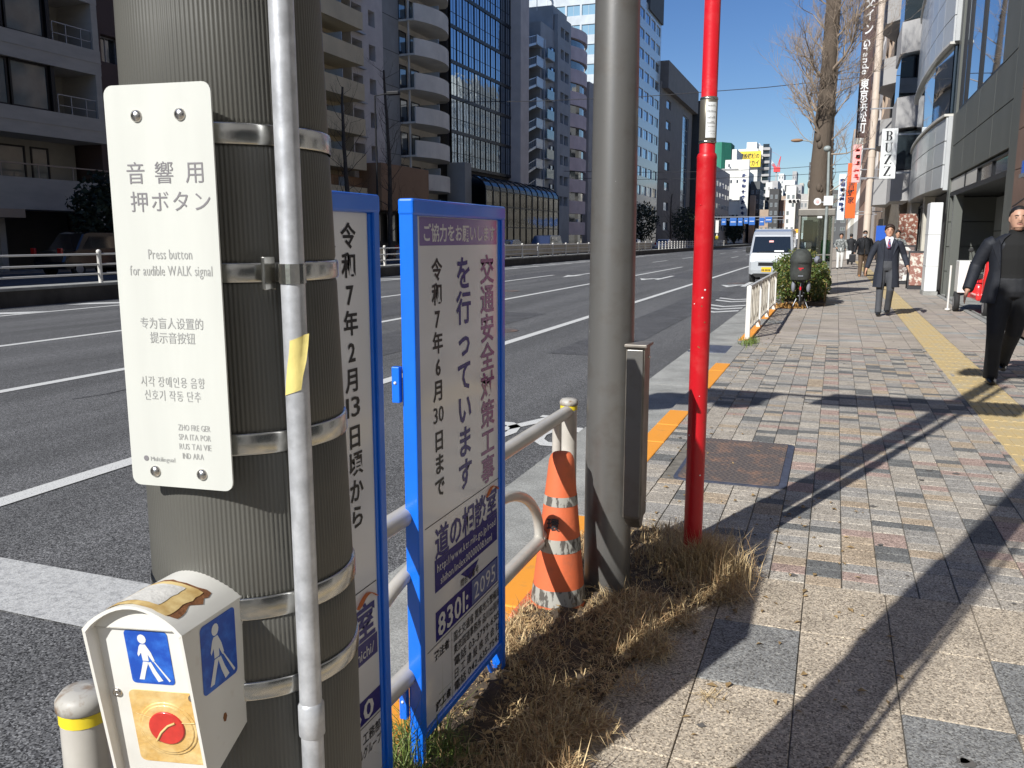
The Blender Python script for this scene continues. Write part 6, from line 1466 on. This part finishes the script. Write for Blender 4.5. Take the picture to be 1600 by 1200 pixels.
M['shoe']=pm('black leather',(.01,.009,.008),.3,coat=.4); M['shirt']=pm('white shirt',(.62,.63,.68),.7); M['tie']=pm('striped tie',(.30,.03,.05),.6,vcol=(.03,.04,.15),vs=30,vthr=(.48,.52),var=.02,stretch=(1,.2,1))
M['hood']=pm('grey patterned jacket',(.30,.31,.30),.8,vcol=(.10,.11,.11),vs=14,vthr=(.45,.55),var=.05); M['wtr']=pm('white trousers',(.62,.62,.60),.8,var=.05,vs=8); M['btr']=pm('brown trousers',(.10,.065,.04),.8,var=.15,vs=8); M['bshoe']=pm('tan shoes',(.35,.16,.06),.6); M['mask']=pm('white mask',(.7,.7,.7),.7); M['lip']=pm('lips',(.30,.10,.09),.5)
def remesh(name,mb,mat,parent,vox,sm=4):
    me=bpy.data.meshes.new('t'); me.from_pydata(mb.v,[],mb.f); o=bpy.data.objects.new('t',me); COL.objects.link(o)
    m=o.modifiers.new('r','REMESH'); m.mode='VOXEL'; m.voxel_size=vox; m.use_smooth_shade=True
    s=o.modifiers.new('s','SMOOTH'); s.iterations=sm; s.factor=.5
    dg=bpy.context.evaluated_depsgraph_get(); dg.update(); n=bpy.data.meshes.new_from_object(o.evaluated_get(dg)); bpy.data.objects.remove(o); bpy.data.meshes.remove(me)
    n.name=name; n.materials.clear(); n.materials.append(mat); 
    n.polygons.foreach_set('use_smooth',[True]*len(n.polygons)); n.polygons.foreach_set('material_index',[0]*len(n.polygons))
    r=bpy.data.objects.new(name,n); COL.objects.link(r); r.parent=parent; r['_b']=(0,0,0); return r
def ell(mb,secs,n=20,cap=True,a0=0,a1=360):
    full=(a1-a0)>=360; k=n if full else n+1
    rs=[]
    for cx,cy,cz,rx,ry in secs:
        rs.append([(cx+rx*math.cos(R(a0+(a1-a0)*i/n)),cy+ry*math.sin(R(a0+(a1-a0)*i/n)),cz) for i in range(k)])
    mb.rings(rs,cap and full,True,full)
def person(name,lab,x,y,P,group=None,rz=0,z=0):
    """P: H height, lh/rh hand points, le/re elbows, lf/rf feet, lk/rk knees, cloth dict"""
    t=thing(name,lab,'person',(x,y,z),group,rz); local(t)
    H=P.get('H',1.73); k=H/1.73; vox=P.get('vox',.009)
    hx=P.get('hx',0.0)   # head shift
    c=(0,0)
    def s_(v): return tuple(a*k for a in v)
    sh=P.get('sh',.19); 
    LS=s_((-sh,0,1.405)); RS=s_((sh,0,1.405)); LE=s_(P['le']); RE=s_(P['re']); LH=s_(P['lh']); RH=s_(P['rh'])
    LHp=s_((-.09,0,.90)); RHp=s_((.09,0,.90)); LK=s_(P['lk']); RK=s_(P['rk']); LF=s_(P['lf']); RF=s_(P['rf'])
    g=P.get('g',1.0)
    b=MB()
    ell(b,[(0,.01,.89*k,.08*g,.05*g),(0,0,.95*k,.14*g,.095*g),(0,0,1.06*k,.125*g,.085*g),(0,0,1.22*k,.15*g,.105*g),(0,0,1.36*k,.175,.11*g),(0,0,1.42*k,.15,.085),(0,0,1.455*k,.08,.065),(0,-.005,1.50*k,.056,.058),(hx,-.012,1.56*k,.054,.058)])
    # head
    hc=(hx,-.018,1.615*k)
    rs=[]
    for dz,rx,ry,oy in ((-.118,.022,.03,-.035),(-.108,.040,.055,-.028),(-.085,.055,.074,-.018),(-.05,.067,.086,-.008),(0,.075,.094,0),(.045,.077,.096,.004),(.08,.066,.082,.006),(.102,.045,.056,.006),(.115,.015,.02,.006)):
        rs.append([(hc[0]+rx*math.cos(2*math.pi*i/24),hc[1]+oy+ry*math.sin(2*math.pi*i/24),hc[2]+dz) for i in range(24)])
    b.rings(rs)
    b.tube([(hc[0],hc[1]-.088,hc[2]+.022),(hc[0],hc[1]-.104,hc[2]-.012),(hc[0],hc[1]-.092,hc[2]-.026)],[.007,.013,.015],8)
    for q in (-1,1): b.sphere((hc[0]+q*.078,hc[1]+.008,hc[2]-.005),.02,8,6,(.45,.8,1.4))
    def limb(pts,rd,n=12): b.tube(pts,rd,n)
    for S_,E_,Hn in ((LS,LE,LH),(RS,RE,RH)):
        limb([S_,E_,Hn],[.05,.04,.028]); d=(Vector(Hn)-Vector(E_)).normalized(); sd_=Vector((1,0,0)) if abs(d.x)<.9 else Vector((0,0,1))
        fw=d.cross(sd_).normalized(); pc=Vector(Hn)
        b.tube([pc,pc+d*.04,pc+d*.085],[.026,.042,.038],10,ry=[.02,.018,.014],up=tuple(sd_))
        for f_ in range(4):
            o_=fw*((f_-1.5)*.019); L_=[.062,.072,.068,.052][f_]; bend=sd_*(-.012 if Hn[0]>0 else .012)
            b.tube([pc+d*.08+o_,pc+d*(.08+L_*.55)+o_+bend*.4,pc+d*(.08+L_)+o_+bend*1.6],[.0095,.009,.007],6)
        b.tube([pc+d*.025-fw*.03,pc+d*.06-fw*.052,pc+d*.088-fw*.05],[.012,.011,.008],6)
    for Hp,Kn,Ft in ((LHp,LK,LF),(RHp,RK,RF)): limb([Hp,Kn,(Ft[0],Ft[1],Ft[2]+.09)],[.085,.055,.04])
    remesh('body',b,M[P.get('skin','skin')],t,vox,3)
    # face
    if P.get('face',True):
        for q in (-1,1):
            b=MB(); b.sphere((hc[0]+q*.031,hc[1]-.083,hc[2]+.008),.011,8,6,(1.25,.5,.45)); b.build('eye',M['black'],t)
            b=MB(); b.tube([(hc[0]+q*.014,hc[1]-.094,hc[2]+.027),(hc[0]+q*.032,hc[1]-.091,hc[2]+.033),(hc[0]+q*.05,hc[1]-.078,hc[2]+.027)],[.003,.004,.002],5); b.build('eyebrow',M['hair'],t)
        if not P.get('mask'):
            b=MB(); b.tube([(hc[0]-.024,hc[1]-.086,hc[2]-.055),(hc[0],hc[1]-.094,hc[2]-.053),(hc[0]+.024,hc[1]-.086,hc[2]-.055)],[.003,.007,.003],6,ry=[.003,.0055,.003]); b.build('mouth',M['lip'],t)
    if P.get('mask'):
        b=MB(); b.rings([[(hc[0]+rx*math.cos(R(200+14*i)),hc[1]-.006+ry*math.sin(R(200+14*i)),hc[2]+dz) for i in range(11)] for dz,rx,ry in ((-.012,.08,.108),(-.05,.076,.112),(-.095,.055,.085))],cap=False,close=False); b.build('face_mask',M['mask'],t)
    # hair
    b=MB(); rs=[]; hl=P.get('hl',1.0)
    for dz,rx,ry,oy in ((-.04,.079,.06,.046),(-.0,.082,.078,.032),(.03,.086,.088,.022),(.062,.084,.093,.014),(.09,.073,.080,.012),(.115,.052,.060,.010),(.128,.02,.03,.01)):
        rs.append([(hc[0]+rx*hl*math.cos(2*math.pi*i/24),hc[1]+oy+ry*hl*math.sin(2*math.pi*i/24),hc[2]+dz) for i in range(24)])
    b.rings(rs)
    if P.get('fringe',True):
        for q in (-1,1): b.tube([(hc[0]+q*.0,hc[1]-.095,hc[2]+.088),(hc[0]+q*.05,hc[1]-.085,hc[2]+.07),(hc[0]+q*.082,hc[1]-.03,hc[2]+.02)],[.016,.018,.012],8)
    remesh('hair',b,M[P.get('hairm','hair')],t,.007,2)
    if P.get('beard'):
        b=MB(); b.rings([[(hc[0]+rx*math.cos(R(215+11*i)),hc[1]-.012+ry*math.sin(R(215+11*i)),hc[2]+dz) for i in range(11)] for dz,rx,ry in ((-.085,.058,.082),(-.105,.045,.066),(-.118,.03,.045))],cap=False,close=False); b.tube([(hc[0]-.026,hc[1]-.09,hc[2]-.044),(hc[0],hc[1]-.099,hc[2]-.038),(hc[0]+.026,hc[1]-.09,hc[2]-.044)],[.002,.0025,.002],5); b.build('beard',M['hair'],t)
    # trousers
    b=MB(); ell(b,[(0,0,.86*k,.13*g,.11*g),(0,0,.92*k,.180*g,.130*g),(0,0,1.05*k,.166*g,.124*g)])
    for Hp,Kn,Ft in ((LHp,LK,LF),(RHp,RK,RF)): b.tube([Hp,tuple((Vector(Hp)+Vector(Kn))/2),Kn,tuple((Vector(Kn)+Vector(Ft))/2+Vector((0,0,.04))),(Ft[0],Ft[1],Ft[2]+.055)],[.104*g,.088*g,.068*g,.061*g,.060*g],14)
    remesh('trousers',b,M[P['tr']],t,max(.011,vox),4)
    for Ft in (LF,RF):
        b=MB(); b.tube([(Ft[0],Ft[1]+.07,Ft[2]+.045),(Ft[0],Ft[1],Ft[2]+.05),(Ft[0],Ft[1]-.11,Ft[2]+.035),(Ft[0],Ft[1]-.18,Ft[2]+.025)],[.035,.044,.046,.025],12,ry=[.042,.048,.032,.02]); b.build('shoe',M[P.get('shoe','shoe')],t)
    # shirt or knit torso
    b=MB(); ell(b,[(0,0,.93*k,.168*g,.128*g),(0,0,1.08*k,.158*g,.118*g),(0,0,1.24*k,.172*g,.128*g),(0,0,1.37*k,.182,.120*g),(0,0,1.435*k,.15,.095),(0,-.004,1.47*k,.075,.068)]+([(0,-.006,1.515*k,.066,.068)] if P.get('turtle') else []))
    remesh(P.get('topn','vest'),b,M[P['top']],t,.011,3)
    if P.get('tie'):
        b=MB(); b.add([(-.075,-.10,1.475*k),(.075,-.10,1.475*k),(.03,-.148,1.30*k),(-.03,-.148,1.30*k)],[(3,2,1,0)]); b.add([(-.072,-.068,1.50*k),(0,-.085,1.52*k),(.072,-.068,1.50*k),(.05,-.12,1.42*k),(-.05,-.12,1.42*k)],[(0,4,3,2,1)]); b.build('shirt_front',M['shirt'],t)
        b=MB(); b.tube([(0,-.118,1.462*k),(0,-.132,1.44*k),(0,-.150,1.38*k),(0,-.158,1.29*k)],[.018,.013,.026,.03],8,ry=[.008,.007,.006,.005]); b.build('tie',M['tie'],t)
        for i in range(4): b=MB(); b.sphere((.0,-.131-.003*i*0,(1.24-.06*i)*k),.006); b.build('vest_button',M['black'],t)
        b=MB(); b.rings([[(.165*g*math.cos(2*math.pi*i/20),.124*g*math.sin(2*math.pi*i/20),zz) for i in range(20)] for zz in (.985*k,1.015*k)],cap=False); b.build('belt',M['black'],t)
    # outer garment with an open front
    if 'coat' in P:
        zb=P['zb']; op=P.get('open',28); fl_=P.get('flare',1.0)
        b=MB(); secs=[(0,.0,zb*k,.235*fl_*g,.185*fl_*g),(0,.0,(zb+.96)/2*k,.222*fl_*g,.165*fl_*g)] if zb<.8 else [(0,0,zb*k,.215*g*fl_,.16*g*fl_)]
        secs+=[(0,0,1.0*k,.195*g,.146*g),(0,0,1.12*k,.185*g,.140*g),(0,0,1.26*k,.196*g,.144*g),(0,0,1.37*k,.205*g,.135*g)]
        a0=-90+op; a1=270-op
        for off in (0,-.012):
            rs=[]
            for j,(cx,cy,cz,rx,ry) in enumerate(secs):
                rs.append([(cx+(rx+off)*math.cos(R(a0+(a1-a0)*i/30))+(.010*math.sin(i*1.7+j) if j<2 else 0),cy+(ry+off)*math.sin(R(a0+(a1-a0)*i/30))+(.012*math.sin(i*1.3+j) if j<2 else 0),cz) for i in range(31)])
            rs+= [[(x_*.80,y_*.72,1.425*k) for x_,y_,_ in rs[-1]],[(x_*.42,y_*.52,1.475*k) for x_,y_,_ in rs[-1]]]
            b.rings(rs if off==0 else rs,cap=False,close=False)
            if off==0: outer=rs
            else:
                for e in (0,-1): b.rings([[r_[e] for r_ in outer],[r_[e] for r_ in rs]],cap=False,close=False)
                b.rings([outer[0],rs[0]],cap=False,close=False)
        # lapels
        for e,sg in ((0,1),(-1,-1)):
            p=[Vector(r_[e]) for r_ in outer[-6:]]; o_=Vector((0,-.008,0))
            q=[p[-1]+o_,p[-2]+o_+Vector((sg*.05,-.012,0)),p[-3]+o_+Vector((sg*.075,.0,-.01)),p[-5]+o_]
            b.add([tuple(v) for v in q]+[tuple(p[-2]+o_),tuple(p[-3]+o_)],[(0,1,2,3,5,4)])
        b.rings([[tuple(Vector((.072*math.cos(R(-60+30*i*1.0)),.066*math.sin(R(-60+30*i)),zq))) for i in range(11)] for zq in (1.45*k,1.50*k)],cap=False,close=False)
        b.build(P.get('coatn','coat'),M[P['coat']],t)
        b=MB()
        for S_,E_,Hn in ((LS,LE,LH),(RS,RE,RH)):
            S2=Vector(S_); ap=Vector((S2.x*.8,S2.y,S2.z-.01)); b.tube([tuple(ap),tuple(S2+Vector((0,0,-.035))),tuple((S2+Vector(E_))/2),E_,tuple(Vector(E_).lerp(Vector(Hn),.5)),tuple(Vector(E_).lerp(Vector(Hn),.97))],[.062*g,.070*g,.062*g,.056*g,.050*g,.046*g],14)
        ell(b,[(0,0,1.28*k,.17*g,.115*g),(0,0,1.37*k,.19*g,.112*g),(0,.0,1.425*k,.155,.09),(0,.01,1.462*k,.075,.06)])
        remesh('sleeves',b,M[P['coat']],t,.011,4)
    return t
person('person','man in navy overcoat, vest and striped tie walking towards the camera',.93,17.75,dict(H=1.71,le=(-.30,.02,1.13),re=(.29,.05,1.15),lh=(-.36,-.02,.90),rh=(.35,-.12,.95),lk=(-.10,-.03,.50),rk=(.08,-.08,.50),lf=(-.11,-.12,.0),rf=(.06,.12,.03),tr='trg',top='vest',tie=True,coat='coat',zb=.55,open=24,hairm='hair2',hl=1.06))
person('person','man in black suit and turtleneck striding at the right edge of the photo',1.665,9.75,dict(H=1.76,hl=.965,le=(-.32,.04,1.15),re=(.34,.1,1.15),lh=(-.40,-.12,.92),rh=(.40,.22,.95),lk=(-.12,-.10,.50),rk=(.07,.08,.50),lf=(-.12,-.05,.0),rf=(.04,.42,.08),tr='blk',top='blk2',topn='turtleneck',turtle=True,coat='jk',coatn='jacket',zb=.80,open=38,g=1.16,sh=.215,beard=True,fringe=False,skin='skin2',vox=.008,flare=1.05))
person('person','person in grey patterned jacket and white trousers carrying a white bag, far pavement',.22,44.5,dict(H=1.70,le=(-.27,0,1.15),re=(.27,0,1.13),lh=(-.20,-.2,1.05),rh=(.30,-.03,.88),lk=(-.1,-.05,.5),rk=(.09,.03,.5),lf=(-.1,-.15,0),rf=(.08,.15,.02),tr='wtr',top='hood',coat='hood',zb=.86,open=8,vox=.014,hl=1.15))
b=MB(); b.bbox(.47,.72,44.35,44.5,.48,.88,.03); tag(b.build('carrier_bag',M['wtr']),'white carrier bag held by the person in white trousers','bag')
person('person','masked person in black padded jacket and brown trousers with white straps, far pavement',1.03,36,dict(H=1.76,le=(-.3,0,1.15),re=(.28,0,1.15),lh=(-.34,-.02,.9),rh=(.24,-.1,.95),lk=(-.1,-.05,.5),rk=(.09,.05,.5),lf=(-.12,-.12,0),rf=(.1,.18,.02),tr='btr',top='blk2',coat='blk',zb=.84,open=4,g=1.2,vox=.014,mask=True,shoe='bshoe'))
b=MB(); b.bbox(.50,.74,35.85,36.05,.55,.86,.03); b.tube([(.56,35.95,.86),(.62,35.95,.97),(.68,35.95,.86)],.01,5); tag(b.build('hand_bag',M['black']),'black bag hanging from the hand of the masked person in brown trousers','bag')
person('person','person all in black walking away, furthest on the pavement',.78,52,dict(H=1.72,le=(-.27,0,1.15),re=(.27,0,1.15),lh=(-.27,-.02,.9),rh=(.27,-.02,.9),lk=(-.1,0,.5),rk=(.1,0,.5),lf=(-.1,.1,0),rf=(.1,-.1,0),tr='blk',top='blk2',coat='blk',zb=.7,open=3,vox=.016),rz=math.pi)
person('person','dark haired person half hidden behind the white sandwich board',1.92,31.6,dict(H=1.72,le=(-.27,0,1.15),re=(.27,0,1.15),lh=(-.22,-.2,1.0),rh=(.22,-.2,1.0),lk=(-.1,0,.5),rk=(.1,0,.5),lf=(-.1,.1,0),rf=(.1,-.1,0),tr='trg',top='blk2',coat='hood',zb=.8,open=6,vox=.016))
# ------------------------------------------------------------------ clean up helper properties
for o in bpy.data.objects:
    if '_b' in o: del o['_b']
